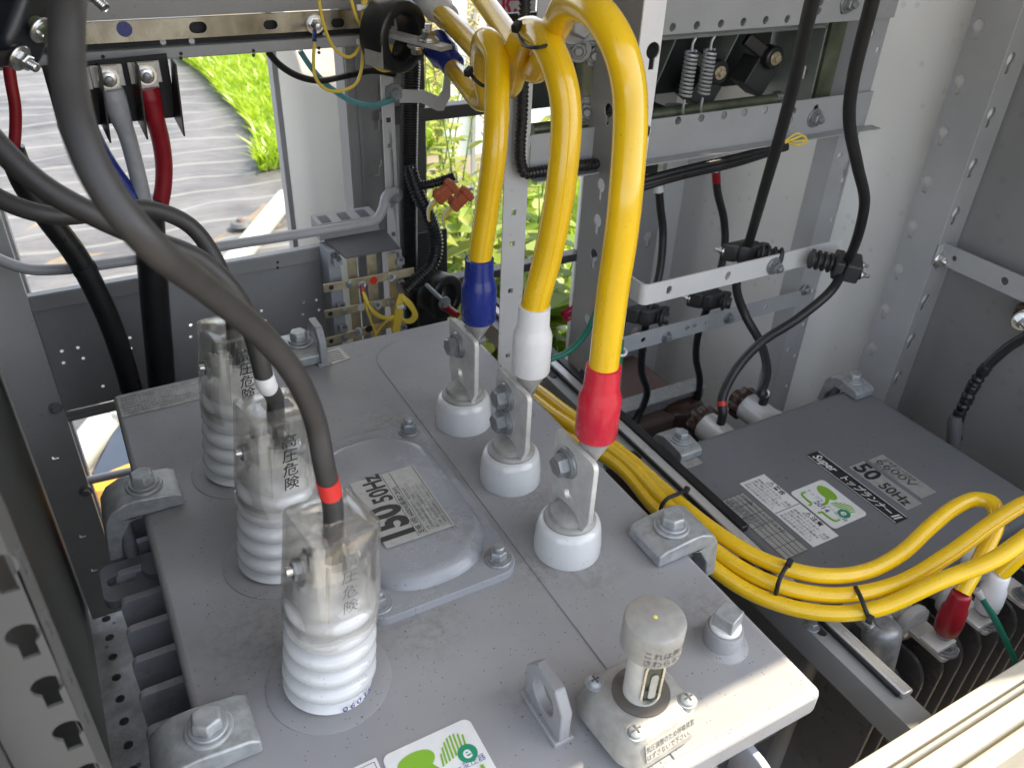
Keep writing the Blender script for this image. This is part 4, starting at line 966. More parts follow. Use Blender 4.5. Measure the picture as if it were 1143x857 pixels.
# corrugated tube along the slim post and under the beam, wires under the beam
def corr(P, r, pitch, m='black_gloss'):
    C = catmull(P, 12); L = sum((q - p_).length for p_, q in zip(C, C[1:])); n = int(L / pitch * 4)
    # resample evenly
    out = [C[0]]; step = L / n; acc = 0
    for p_, q in zip(C, C[1:]):
        l = (q - p_).length; t = step - acc
        while t <= l: out.append(p_ + (q - p_) * (t / l)); t += step
        acc = (acc + l) % step if l > 0 else acc
    b = B(); k = len(out)
    b.tube(out, [r * (1, 1, .84, .84)[i % 4] for i in range(k)], m, 14, raw=True); return b
tag(corr([at(586, -30, y=.985), at(585, 40, y=.985), at(583, 120, y=.985), at(581, 180, y=.985), at(586, 193, y=.985), at(600, 192, y=.985), at(640, 186, y=.982), at(690, 180, y=.98)], .0085, .006).build('corrugated_tube'), 'black corrugated tube running down the slim post and along the lower beam', 'conduit')
b = B()
for dx, dy in ((0, 0), (2, 5), (8, 7)): b.tube([at(690 + dx, 208 + dy, y=.985), at(760, 190 + dy, y=.98), at(820, 176 + dy, y=.978), at(878, 161 + dy * .5, y=.975)], .0062, 'black_gloss', 10)
o = thing('wire_bundle', 'black wires along the bottom of the lower beam ending in a yellow loop', 'wires', at(780, 190, y=.98)); b.build('sleeve', o)
b = B(); b.tube([at(876, 160, y=.97), at(886, 155, y=.965), at(897, 152, y=.96), at(900, 158, y=.96), at(890, 162, y=.965), at(880, 159, y=.97)], .0018, 'yellow_wire', 8); b.tube([at(876, 158, y=.97), at(890, 149, y=.965), at(899, 156, y=.96), at(884, 158, y=.965)], .0016, 'yellow_wire', 8); b.build('wire_loop', o)
b = B()
b.tube([at(962, 20, y=1.3), at(948, 90, y=1.3), at(925, 165, y=1.3), at(906, 215, y=1.3), at(893, 270, y=1.3), at(880, 330, y=1.3), at(862, 390, y=1.3), at(845, 445, y=1.3)], .0042, 'green_wire', 8)
tag(b.build('earth_wire', loc=at(906, 215, y=1.3)), 'thin green wire running down the bright side wall behind the right post', 'wire')
b = B(); b.tube([at(612, 402, y=.96), at(635, 392, y=.955), at(655, 370, y=.95), at(672, 330, y=.945), at(690, 290, y=.94)], .0052, 'green_wire', 10)
tag(b.build('earth_wire', loc=at(640, 390, y=.95)), 'green earth wire curving behind the white booted cable', 'wire')
b = B(); b.tube([at(692, 380, y=.86), at(690, 410, y=.86), at(687, 445, y=.86), at(682, 490, y=.85), at(678, 520, y=.8)], .0068, 'green_wire', 10)
tag(b.build('earth_wire', loc=at(690, 410, y=.86)), 'thick green earth wire just right of the red boot', 'wire')
b = B(); q = at(692, 392, y=.858); b.tube([q + V((.01 * math.cos(a), .01 * math.sin(a), .002 * math.sin(a))) for a in [k * PI / 6 for k in range(13)]], .0022, 'white_vinyl', 8, 0); tag(b.build('cable_tie', loc=q), 'white cable tie on the thick green wire', 'cable tie')
# ================================================================== LEFT AND REAR OF THE CABINET
YP = 1.35
# dark panel behind the bushings
z1, z0 = at(10, 345, y=YP).z, at(60, 462, y=YP).z
x0, x1 = -.125, at(372, 275, y=YP).x
o = thing('equipment_panel', 'dark grey panel with small drilled holes behind the ribbed bushings', 'panel', (.13, YP, z0))
hl = [at(px, py, y=YP) for px, py in ((69, 392), (87, 388), (71, 405), (93, 400), (145, 377), (146, 389), (115, 431), (339, 337), (353, 335), (338, 350), (356, 346), (292, 347), (296, 358), (213, 363), (213, 376))]
b = B(); b.prism((0, YP, 0), X, Z, [(x0, z0), (x1, z0), (x1, z1), (x0, z1)], Y * .0025, 'panel_grey', [circle(q.x, q.z, .0030, 8) for q in hl]); b.build('sheet', o)
b = B(); b.box((x0 + .005, YP - .012, z1 + .001), (x1, YP + .0025, z1 + .020), 'beam_grey'); b.box((x0 + .005, YP - .014, z1 - .006), (x1, YP - .0125, z1 + .018), 'panel_grey'); b.build('top_fold', o, bevel=.003)
b = B(); b.box((x0, YP - .02, z0 - .0105), (x1 + .3, YP + .002, z0 - .001), 'panel_grey'); b.build('bottom_fold', o, bevel=.002)
b = B()
for px, py in ((20, 343), (20, 349), (310, 293), (310, 299), (58, 448), (58, 453)): q = at(px, py, y=YP - .0145); b.lathe((q.x, q.y + .0005, q.z), -Y, [(.0026, 0), (.0024, .0006)], 'ink', 10)
b.build('rivet', o)
# left rear post
xl = at(60, 500, y=YP - .03).x
p = post('corner_post', 'dark post at the left end of the drilled panel, standing on the floor channel', loc=(xl, YP, FLOOR))
b = B(); b.prism((xl - .034, YP - .025, 0), X, Z, [(0, FLOOR + .06), (.066, FLOOR + .06), (.066, ZT), (0, ZT)], Y * .0025, 'post_grey', [] + [[(.026, z), (.036, z), (.036, z + .0022), (.0285, z + .0022), (.0285, z + .007), (.026, z + .007)] for z in (at(75, 500, y=YP).z, at(108, 585, y=YP).z, at(122, 622, y=YP).z)]); b.build('face', p)
b = B(); b.box((xl + .0295, YP - .0225, FLOOR + .06), (xl + .032, YP - .001, ZT), 'panel_grey'); b.box((xl - .034, YP - .0225, FLOOR + .06), (xl - .031, YP + .03, ZT), 'post_dark'); b.build('flange', p)
for px, py in ((62, 455), (96, 548)): b = B(); b.bolt(at(px, py, y=YP - .026), -Y, .007, .005, 'post_dark'); b.build('bolt', p)
# frame of the rear opening seen under the panel
p = post('corner_post', 'grey upright at the edge of the low rear opening left of the transformer', loc=(-.09, 1.56, FLOOR))
xq = at(172, 520, y=1.56).x; xq = at(85, 530, y=1.56).x
b = B(); b.box((xq - .012, 1.56, FLOOR), (xq + .016, 1.585, at(60, 462, y=1.56).z + .12), 'post_dark'); b.box((xq + .0165, 1.55, FLOOR), (xq + .0235, 1.59, .5), 'beam_grey'); b.build('upright', p)
o = thing('cross_bar', 'slim grey bar across the low rear opening beside the left clamp', 'bar', at(130, 530, y=1.5))
b = B(); b.tube([at(72, 542, y=1.5), at(140, 527, y=1.5), at(260, 500, y=1.5)], .009, 'beam_grey', 12, 0); b.build('tube', o)
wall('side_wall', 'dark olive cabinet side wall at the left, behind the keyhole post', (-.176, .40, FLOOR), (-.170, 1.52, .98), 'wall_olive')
# front left post with keyholes
pa, pb = at(0, 599, y=.36), at(113, 857, y=.36)
xr = (pa.x + pb.x) / 2
p = post('perforated_post', 'broad grey post with keyhole slots at the left edge, nearest the viewer', G1, loc=(xr, .36, FLOOR))
kp = [at(px, py, y=.36) for px, py in ((3, 640), (28, 715), (55, 771), (78, 820), (100, 866))]
b = B(); b.prism((xr - .038, .36, 0), X, Z, [(0, FLOOR), (.038, FLOOR), (.038, ZT), (0, ZT)], Y * .0022, 'post_front', [keyhole(q.x - xr + .038, q.z + .004, .0082, .0042, .009) for q in kp] + [keyhole(.016, kp[0].z + .0 + .062 * k, .0082, .0042, .009) for k in range(1, 5)]); b.build('front_face', p)
b = B(); b.prism((xr - .0025, .3625, 0), Y, Z, [(0, FLOOR), (.034, FLOOR), (.034, ZT), (0, ZT)], X * .0025, 'post_front', [keyhole(.020, q.z - .01, .006, .003, .008) for q in kp[:4]]); b.box((xr - .060, .346, FLOOR), (xr - .0395, .3665, ZT), 'post_front'); b.box((xr - .12, .40, FLOOR), (xr - .045, .405, ZT), 'wall_olive'); b.build('side_flange', p)
# bent grey rod
tag(B().tube([at(-40, 268, y=1.26), at(0, 290, y=1.26), at(30, 300, y=1.26), at(62, 301, y=1.26), at(130, 293, y=1.26), at(240, 276, y=1.26), at(330, 262, y=1.26), at(402, 250, y=1.26), at(420, 245, y=1.265), at(427, 234, y=1.27), at(431, 219, y=1.28), at(441, 214, y=1.30)], .0082, 'beam_grey', 16, 8).build('bent_rod', loc=at(200, 280, y=1.26)), 'bent grey rod crossing above the drilled panel', 'rod')
# upper rail with silver busbar
YR = 1.28
def zr(px, py): return at(px, py, y=YR).z
xa_, xb_ = at(-30, 60, y=YR).x - .1, at(440, 30, y=YR).x
o = thing('busbar_rail', 'grey channel rail carrying a tarnished silver bar at the top left', 'rail', (.2, YR, .36))
za, zb1 = zr(230, 63), zr(230, 50)
b = B(); b.box((xa_, YR - .004, za), (xb_ + .005, YR + .03, zb1), 'beam_grey'); b.build('lower_channel', o, bevel=.002)
b = B(); b.box((xa_, YR + .012, zb1 + .0005), (xb_, YR + .03, zb1 + .03), 'black_flat');  # black strip put in for the shade in the gap below the silver bar
for px, py in ((41, 55), (182, 47), (214, 46), (363, 39)): q = at(px, py, y=YR + .0118); b.lathe(q, -Y, [(.0042, 0), (.004, .0006)], 'ink_white', 12)
b.build('gap_shade_strip', o)
za, zb2 = zr(230, 42), zr(230, 19)
hs = []
for px, py, L, r in ((221, 31, .009, .0075), (302, 28, .008, .0062), (377, 26, .008, .0062)): q = at(px, py, y=YR); hs.append(slot(q.x, q.z, L, r))
b = B(); b.prism((0, YR, 0), X, Z, [(xa_, za), (xb_, za), (xb_, zb2), (xa_, zb2)], Y * .005, 'silver_bar', hs); sb = b.build('silver_bar', o)
b = B(); q = at(139, 33, y=YR - .001); b.lathe(q, -Y, [(.0098, 0), (.0096, .0008)], 'blue_vinyl', 24); b.build('blue_dot', o)
b = B(); b.box((xa_, YR + .006, zb2 + .0008), (xb_ + .06, YR + .05, zb2 + .09), 'panel_grey'); b.build('upper_tray', o)
b = B(); b.nut_stud(at(351, 27, y=YR - .001), -Y, .0052, .02, 'steel_bright'); b.build('bolt', o)
for px in (65, 115, 202, 283, 356):
    b = B()
    for dy in (0, 5): q = at(px, 64 + (356 - px) * .04 + dy - 10, y=YR - .0045); b.lathe(q, -Y, [(.0026, 0), (.0024, .0006)], 'ink', 10)
    b.build('rivet', o)
# black terminal shield with lugs and coloured cables
YS = 1.25
o = thing('terminal_shield', 'black plastic shield with pointed separators under the silver bar rail', 'shield', at(140, 100, y=YS))
pl = [at(px, py, y=YS) for px, py in ((46, 74), (186, 60), (198, 131), (97, 141), (66, 144))]
b = B(); b.prism((0, YS, 0), X, Z, [(q.x, q.z) for q in pl], Y * .003, 'black_flat'); b.build('back_sheet', o)
for px in (108, 149, 190, 60):
    t = at(px, 66 + (190 - px) * .06, y=YS - .002); m_ = at(px + 4, 131 + (190 - px) * .08, y=YS - .002)
    tip = m_ + V((.004, -.034, -.018)); tp2 = t + V((0, -.034, .0))
    b = B(); b.prism(t * 0, V((1, 0, 0)), V((0, 1, 0)), [], V((0, 0, 1)), 'black_flat') if False else None
    vs = [t, tp2, tip, m_]
    b.rings([[v for v in vs], [v + X * .0022 for v in vs]], 'black_gloss'); b.build('separator', o)
def lugged(px, py, pts, r, m, label, tail, grp='coloured cables under the terminal shield'):
    o = thing('terminal_cable', label, 'power cable', at(px, py, y=YS - .01), grp)
    q = at(px, py, y=YS - .012)
    b = B(); b.box((q.x - .014, q.y, q.z - .018), (q.x + .014, q.y + .004, q.z + .016), 'tinned'); b.box((q.x - .020, q.y + .005, q.z - .012), (q.x + .020, q.y + .009, q.z + .016), 'tinned'); b.build('cable_lug', o, bevel=.001)
    b = B(); b.lathe(q, -Y, [(.0135, 0), (.0135, .002), (.010, .002), (.0098, .006), (.006, .008)], 'steel_bright', 24); b.lathe(q - Y * .007, -Y, [(.0055, 0), (.0055, .004), (.004, .005)], 'zinc_bolt', 16); b.build('bolt', o)
    b = B(); b.tube(pts, r, m, 16, 8); b.build('jacket', o); return o
lugged(121, 88, [at(124, 100, y=YS - .01), at(128, 113, y=YS - .01), at(134, 130, y=YS - .01), at(143, 155, y=YS - .005), at(151, 185, y=YS), at(157, 210, y=YS), at(160, 226, y=YS)], [.0155, .0165, .0155, .012, .0115, .0115, .0115, .0115], 'grey_vinyl', 'pale grey taped cable hanging from the black shield', 0)
lugged(163, 84, [at(163, 98, y=YS - .01), at(167, 112, y=YS - .01), at(172, 130, y=YS - .01), at(179, 155, y=YS - .005), at(183, 185, y=YS), at(182, 210, y=YS), at(178, 232, y=YS)], [.0155, .0165, .0140, .0125, .0122, .012, .012, .012], 'dark_red', 'dark red taped cable hanging from the black shield', 0)
lugged(84, 92, [at(84, 104, y=YS - .01), at(93, 125, y=YS - .01), at(103, 150, y=YS - .005), at(118, 178, y=YS), at(135, 203, y=YS), at(152, 226, y=YS)], .0115, 'blue_vinyl', 'dark blue cable, mostly hidden behind the thick black foreground cable', 0)
o = thing('trunk_cable', 'thick black trunk cable gathering the three coloured cables and dropping behind the transformer', 'power cable', at(170, 330, y=YS))
b = B(); b.tube([at(164, 222, y=YS), at(167, 250, y=YS), at(170, 300, y=YS), at(174, 350, y=YS), at(180, 420, y=YS), at(186, 520, y=YS)], .0215, 'black_gloss', 22, 8); b.build('jacket', o)
o = thing('trunk_cable', 'black trunk cable slanting down at the left in front of the drilled panel', 'power cable', at(100, 310, y=1.2))
b = B(); b.tube([at(12, 165, y=1.22), at(28, 205, y=1.22), at(55, 245, y=1.22), at(85, 285, y=1.22), at(112, 335, y=1.22), at(132, 385, y=1.22), at(148, 440, y=1.22), at(165, 520, y=1.22)], .0160, 'black_gloss', 20, 8); b.build('jacket', o)
b = B(); C = [at(92, 296, y=1.22), at(96, 303, y=1.22)]; b.tube(C, .0168, 'black_flat', 20, 0); b.build('tape_band', o)
o = thing('terminal_cable', 'thin dark red cable hanging at the left edge under the rail', 'power cable', at(12, 120, y=1.24))
b = B(); b.tube([at(8, 60, y=1.22), at(12, 90, y=1.22), at(17, 120, y=1.22), at(17, 150, y=1.22), at(14, 175, y=1.22)], .0072, 'dark_red', 14); b.build('jacket', o)
# dark block at the top left corner (close to the viewer)
o = thing('cable_support', 'dark blue-black moulded cable support with studs at the top left corner', 'cable clamp', at(20, 30, d=.72))
c = at(14, 26, d=.70)
b = B(); ux = (at(60, 60, d=.70) - at(0, 0, d=.70)).normalized(); vx = (at(0, 40, d=.70) - at(0, 0, d=.70)).normalized(); wx = ux.cross(vx)
rt = (at(40, 0, d=.7) - at(0, 0, d=.7)).normalized(); dn = (at(0, 40, d=.7) - at(0, 0, d=.7)).normalized(); fw = rt.cross(dn)
def PQ(x, y): return c + rt * x + dn * y
b.prism(c - fw * .02, rt, dn, [(-.06, -.08), (.022, -.08), (.026, -.02), (.014, .012), (.008, .028), (-.06, .03)], fw * .05, 'navy_black'); b.build('block', o, bevel=.008, seg=3)
b = B(); b.tube([PQ(.018, .0), PQ(.034, .012)], .007, 'olive_zinc', 14, 0); b.nut_stud(PQ(.024, .006), (rt + dn * .7), .0042, .022, 'steel_bright'); b.nut_stud(PQ(.006, .030), (rt + dn * .6), .0042, .018, 'steel_bright'); b.build('stud', o)
b = B(); b.tube([PQ(-.05, .018), PQ(-.02, .024), PQ(.004, .018)], .014, 'black_rubber', 14); b.build('grommet', o)
o = thing('stud_bolt', 'threaded stud poking out at the top edge beside the thick foreground cable', 'bolt', at(108, 2, d=.6))
b = B(); b.nut_stud(at(92, -14, d=.8), (at(122, 10, d=.8) - at(98, -12, d=.8)), .0052, .030, 'steel_bright'); b.build('stud', o)
# current transformer at the top, another below by the terminal block
def ring_ct(c, ax, R, r, L, label, name='current_transformer', sticker_=True):
    c, ax = V(c), V(ax).normalized()
    o = thing(name, label, 'current transformer', c, 'ring current transformers')
    b = B(); b.lathe(c, ax, [(r, 0), (R * .93, 0), (R, L * .06), (R, L * .92), (R * .93, L), (r * 1.12, L), (r, L * .92), (r, 0)], 'black_gloss', 48, (False, False)); b.build('ring', o, sharp=50)
    return o
cA = at(452, 42, d=1.20); axA = V((.42, -.90, -.04))
o = ring_ct(cA - axA.normalized() * .045, axA, .051, .032, .046, 'black ring current transformer with silver bar through it at the top')
u, v, n = frame(axA)
b = B(); a0 = V((-.35, -.86, -.35)).normalized(); tw = axA.normalized().cross(a0).normalized()
b.obox(cA - axA.normalized() * .018 + (-u * .8 - Z * .35).normalized() * .0525, axA.normalized() * .018, V((0, 0, 1)).cross(axA).normalized() * .0004, Z * .016, 'label_silver'); b.build('side_label', o)
o2 = thing('terminal_bar', 'silver terminal bar with bolts passing through the black ring at the top', 'busbar', cA)
b = B(); b.obox(cA + axA.normalized() * .01, axA.normalized() * .07, u * .012, v * .003, 'tinned'); b.build('bar', o2)
b = B(); b.nut_stud(cA + axA.normalized() * .045 + v * .004, v, .006, .022, 'steel_bright'); b.bolt(cA + axA.normalized() * .03 - u * .008 - v * .004, -v, .009, .008, 'steel_bright'); b.build('bolt', o2)
# boots on the far ends of the yellow cables
def boot(a, c, r, m, label):
    a, c = V(a), V(c); o = thing('heat_shrink_boot', label, 'cable boot', a); n = c - a
    b = B(); b.tube([a, a + n * .05, a + n * .55, a + n * .7, a + n * .95, c], [r * .95, r, r, r * .82, r * .8, r * .7], m, 24, 0); b.build('sleeve', o, sharp=60)
    b = B(); b.tube([a - n * .35, a + n * .1], [r * .35, r * .7], 'tinned', 14, 0); b.build('cable_lug', o)
boot(at(484, 47, d=1.235), at(508, 76, d=1.22), .023, 'blue_vinyl', 'dark blue boot plugged beside the black ring at the top')
boot(at(476, -6, d=1.27), at(501, 22, d=1.235), .024, 'white_vinyl', 'greyish white boot at the top edge above the blue one')
# posts and columns at the rear left of centre
p = post('perforated_post', 'thin pale angle post right of the terminal block, beside black conduit', G1, loc=(at(437, 200, y=1.33).x, 1.33, ZB))
xm = at(437, 200, y=1.33).x
b = B(); b.prism((xm - .011, 1.33, 0), X, Z, [(0, ZB), (.022, ZB), (.022, .40), (0, .40)], Y * .0025, 'post_grey', [sq(.011, at(438, py, y=1.33).z, .0045) for py in (98, 134, 163, 230, 262)]); b.build('face', p)
for py in (104, 218): b = B(); b.nut_stud(at(440, py, y=1.328), -Y, .006, .014, 'zinc_bolt'); b.build('bolt', p)
p = post('perforated_post', 'broad dark column with keyholes behind the yellow control wires', G1, loc=(at(410, 200, y=1.45).x, 1.45, ZB))
xk = at(395, 200, y=1.45).x; xk2 = at(428, 200, y=1.45).x
b = B(); b.prism((xk, 1.45, 0), X, Z, [(0, ZB), (xk2 - xk, ZB), (xk2 - xk, .6), (0, .6)], Y * .003, 'post_dark', [keyhole(at(420, py, y=1.45).x - xk, at(420, py, y=1.45).z, .011, .005, .014) for py in (99, 130, 182)]); b.box((xk + .016, 1.444, ZB), (xk + .020, 1.4495, .6), 'panel_grey'); b.box((xk - .004, 1.4505, ZB), (xk - .001, 1.50, .6), 'panel_grey'); b.build('face', p)
o = thing('bent_bracket', 'grey bent steel bracket holding the thin angle post near the window bar', 'bracket', at(480, 110, y=1.32))
def Pm(px, py): return at(px, py, y=1.32)
pts = [(q.x, q.z) for q in [Pm(*t) for t in ((446, 100), (473, 101), (490, 108), (495, 100), (497, 78), (503, 78), (503, 108), (495, 124), (488, 124), (470, 115), (446, 115))]]
b = B(); b.prism((0, 1.32, 0), X, Z, pts, Y * .003, 'post_grey'); b.build('plate', o)
tag(corr([at(459, 68, y=1.34), at(457, 120, y=1.34), at(456, 200, y=1.34), at(457, 300, y=1.34), at(460, 380, y=1.34)], .0165, .0045).build('corrugated_tube'), 'black corrugated tube running straight down beside the thin angle post', 'conduit')
tag(corr([at(456, 185, y=1.30), at(462, 205, y=1.29), at(478, 206, y=1.275), at(498, 200, y=1.27), at(508, 196, y=1.265)], .0085, .005).build('corrugated_tube'), 'short corrugated tube feeding the brown connectors', 'conduit')
tag(corr([at(458, 190, y=1.30), at(466, 215, y=1.285), at(480, 245, y=1.27), at(487, 272, y=1.262), at(482, 295, y=1.255), at(466, 312, y=1.25), at(452, 326, y=1.245)], .0135, .006).build('corrugated_tube'), 'black corrugated tube curving down to the terminal block with yellow wires', 'conduit')
def clip(px, py, label):
    o = thing('wire_connector', label, 'connector', at(px, py, y=1.255), 'brown plug connectors')
    u = (at(px + 8, py - 8, y=1.255) - at(px, py, y=1.255)).normalized(); w = u.cross(Y).normalized(); c = at(px, py, y=1.255)
    b = B(); b.obox(c, u * .022, w * .0105, Y * .008, 'orange_clip'); b.obox(c + u * .014 - Y * .002, u * .006, w * .0135, Y * .009, 'orange_clip'); b.obox(c - u * .012 + w * .002, u * .006, w * .012, Y * .009, 'orange_clip'); b.build('housing', o, bevel=.002)
    b = B()
    for k in range(3): b.tube([c - u * .014 + w * (k - 1) * .003, c - u * .028 + w * (k - 1) * .004, c - u * .036 + w * (.004 + k * .003) - Z * .012, c - u * .040 + w * .002 * k - Z * .026], .0017, 'yellow_wire' if k < 2 else 'white_vinyl', 6)
    b.tube([c + u * .015, c + u * .024, c + u * .028 - w * .004], .0028, 'grey_vinyl', 8); b.build('lead', o)
clip(497, 214, 'brown plug connector, upper left of the pair by the window'); clip(514, 222, 'brown plug connector, lower right of the pair by the window')
# terminal block on the panel
YT = 1.28
def Pt(px, py, y=YT): return at(px, py, y=y)
o = thing('terminal_block', 'grey terminal block with three brass bars under a dark cover', 'terminal block', Pt(405, 330))
def quad(b, P, w, m):
    P = [V(p) for p in P]; b.rings([P, [p + V(w) for p in P]], m)
for px in (372, 442):
    b = B(); q = Pt(px, 280); h = q.z - Pt(px, 385).z
    b.box((q.x - .011, YT, q.z - h), (q.x + .011, YT + .045, q.z), 'plastic_grey')
    for k in range(4): b.box((q.x - .004, YT - .012, q.z - .012 - k * h / 4.2 - .012), (q.x + .011, YT - .0005, q.z - .012 - k * h / 4.2), 'plastic_grey'); b.box((q.x + .001, YT - .0165, q.z - .009 - k * h / 4.2 - .006), (q.x + .007, YT - .0125, q.z - .009 - k * h / 4.2 - .001), 'plastic_dark')
    b.lathe((q.x, YT - .001, q.z - .008), -Y, [(.006, 0), (.0055, .0015), (.003, .001)], 'plastic_dark', 16); b.build('holder', o, bevel=.002)
for (xa0, ya0, xb0, yb0) in ((361, 322, 462, 303), (362, 351, 440, 336), (363, 382, 440, 360)):
    a, c = Pt(xa0, ya0, YT - .022), Pt(xb0, yb0, YT - .022)
    b = B(); b.bar(a, c, .004, .0155, 'brass_bar'); s = b.build('brass_bar', o, bevel=.0006)
    for f in (.08, .27): b = B(); b.lathe(a + (c - a) * f - Y * .0022, -Y, [(.0045, 0), (.0042, .0006)] if f < .1 else [(.0062, 0), (.006, .002), (.003, .003)], 'ink' if f < .1 else 'zinc_bolt', 16); b.build('hole' if f < .1 else 'screw', s)
for px in (392, 414, 437):
    a = Pt(px, 283, YT - .004); b = B(); b.box((a.x - .0085, YT - .006, Pt(px, 385).z), (a.x + .0085, YT - .003, a.z), 'brass_bar'); b.build('riser', o)
for px, py in ((404, 318), (437, 309), (422, 340), (436, 338), (400, 370)):
    b = B(); b.nut_stud(Pt(px, py, YT - .0245), V((.1, -1, .35)), .0030, .013, 'zinc'); b.build('bolt', o)
for px, py, m in ((417, 313, 'red_tape'), (403, 343, 'ink_white'), (412, 367, 'ink')):
    b = B(); b.lathe(Pt(px, py, YT - .0243), -Y, [(.0072, 0), (.0070, .0007)], m, 24); b.build('phase_dot', o)
zc = Pt(400, 278).z
b = B(); a, c = Pt(385, 281, YT - .03), Pt(446, 270, YT - .03)
quad(b, [V((Pt(368, 268).x, YT + .03, zc + .012)), V((Pt(424, 258).x + .02, YT + .03, zc + .012)), V((c.x, YT - .03, zc)), V((a.x, YT - .03, zc))], Z * .003, 'plastic_dark'); b.build('cover', o)
b = B(); q = Pt(358, 270, YT + .03); w_ = Pt(424, 262, YT + .03).x - q.x
vb = lambda x0, x1, z0, z1: b.box((x0, YT + .032, z0), (x1, YT + .08, z1), 'plastic_grey')
vb(q.x, q.x + w_, q.z, q.z + .030)
for g in range(3):
    for k in range(7): xx = q.x + .008 + g * w_ / 3.1 + k * .0026; b.box((xx, YT + .036, q.z + .0302), (xx + .0014, YT + .07, q.z + .0308), 'ink')
b.build('vented_box', o, bevel=.002)
def strand(P, m='yellow_wire', r=.0021): B_.tube(P, r, m, 7, 8)
B_ = B()
for k in range(5): strand([Pt(446 + k, 328, 1.235), Pt(442 + k * 1.6, 342, 1.232), Pt(441 + 1.8 * k, 352, 1.232), Pt(439 + 1.6 * k, 368, 1.233), Pt(437 + 1.5 * k, 385, 1.24), Pt(437 + k, 400, 1.25)])
for k in range(4): strand([Pt(447 + k, 330, 1.235), Pt(452 + 2 * k, 337, 1.228), Pt(458 + 2 * k, 344 + k, 1.226), Pt(461 + 1.5 * k, 350 + k, 1.226), Pt(458 + k, 356 + k, 1.228), Pt(451 + k, 357 + k, 1.23), Pt(446, 351 + k, 1.233), Pt(444, 345, 1.236)])
for k in range(3): strand([Pt(404, 322, 1.245), Pt(407 + k, 333, 1.236), Pt(414, 344 + k, 1.233), Pt(424, 352 + k, 1.233), Pt(434, 354 + k, 1.233), Pt(441, 352 + k, 1.234)])
strand([Pt(405, 322, 1.245), Pt(408, 340, 1.236), Pt(413, 356, 1.235), Pt(418, 368, 1.237), Pt(421, 380, 1.24)]); strand([Pt(436, 356, 1.234), Pt(428, 362, 1.236), Pt(420, 372, 1.24), Pt(415, 380, 1.245)])
strand([Pt(404, 319, 1.246), Pt(406, 331, 1.240)], 'red_tape', .0032); strand([Pt(443, 343, 1.229), Pt(451, 342, 1.226)], 'white_vinyl', .004)
B_.build('wiring', o)
q = Pt(484, 326, 1.33)
o = ring_ct(q, V((.35, -.93, .05)), .045, .026, .04, 'black ring current transformer low by the window behind the curved conduit')
o = thing('bus_rod', 'steel rod with dark red end passing through the lower black ring', 'busbar', q)
b = B(); b.tube([Pt(476, 318, 1.30), Pt(502, 343, 1.22)], .0042, 'zinc', 12, 0); b.build('rod', o)
b = B(); b.tube([Pt(495, 341, 1.235), Pt(510, 352, 1.2)], .0075, 'dark_red', 12, 0); b.bolt(Pt(496, 338, 1.23), -Y, .008, .006, 'zinc_bolt'); b.build('end_sleeve', o)
o = thing('mounting_plate', 'black mounting plate of the lower ring beside the window', 'plate', Pt(492, 300, 1.36))
b = B(); b.box((Pt(462, 300, 1.36).x, 1.372, Pt(480, 372, 1.36).z), (Pt(502, 300, 1.36).x, 1.378, Pt(480, 262, 1.36).z), 'black_flat'); b.build('plate', o)
# control wires at the top
def wires(pts, r, m, label, n=1, name='control_wire'):
    o = thing(name, label, 'wire', pts[0], 'control wires by the silver bar'); b = B()
    for k in range(n): b.tube([V(p) + V((.0016 * k, -.0012 * k, .0018 * k)) for p in pts], r, m, 7, 8)
    b.build('strand', o); return o
YW = 1.23
o = wires([at(351, 47, y=YW), at(350, 70, y=YW), at(352, 86, y=YW), at(362, 99, y=YW), at(378, 102, y=YW), at(396, 95, y=YW), at(403, 80, y=YW), at(405, 40, y=YW), at(406, -20, y=YW)], .0025, 'yellow_wire', 'yellow wire looping down from the blue ferrule on the silver bar')
b = B(); b.tube([at(351, 33, y=YW + .03), at(351, 46, y=YW)], .0032, 'blue_vinyl', 10, 0); b.build('ferrule', o)
wires([at(354, -10, y=YW), at(362, 30, y=YW), at(374, 55, y=YW), at(390, 64, y=YW), at(400, 55, y=YW), at(404, 30, y=YW), at(405, -20, y=YW)], .0025, 'yellow_wire', 'yellow wire hanging from the top edge in a shallow loop')
wires([at(408, -20, y=YW), at(407, 30, y=YW), at(410, 58, y=YW), at(420, 68, y=YW), at(432, 64, y=YW), at(436, 52, y=YW)], .0025, 'yellow_wire', 'yellow wire curling to the underside of the black ring', 2)
wires([at(411, -20, y=YW), at(407, 45, y=YW), at(413, 68, y=YW), at(428, 79, y=YW), at(442, 75, y=YW), at(447, 63, y=YW)], .0025, 'yellow_wire', 'yellow wire in the widest curl below the black ring')
wires([at(389, -10, y=YW), at(398, 20, y=YW), at(404, 32, y=YW), at(405, 60, y=YW)], .0025, 'yellow_wire', 'yellow wire slanting into the white cable tie at the top')
for py, lb in ((8, 'small white tie on the yellow wires at the top edge'), (46, 'small white tie on the yellow wires just below the silver bar')):
    q = at(405, py, y=YW); b = B(); b.obox(q, X * .007, Y * .006, Z * .0032, 'white_vinyl'); b.obox(q + V((-.008, -.004, 0)), X * .003, Y * .003, Z * .004, 'white_vinyl'); tag(b.build('cable_tie', loc=q, bevel=.001), lb, 'cable tie')
wires([at(298, 58, y=1.30), at(310, 72, y=1.30), at(330, 85, y=1.30), at(355, 91, y=1.30), at(385, 86, y=1.30), at(415, 80, y=1.31), at(440, 84, y=1.32)], .0042, 'black_gloss', 'pair of black cables sagging below the rail', 2, 'control_cable')
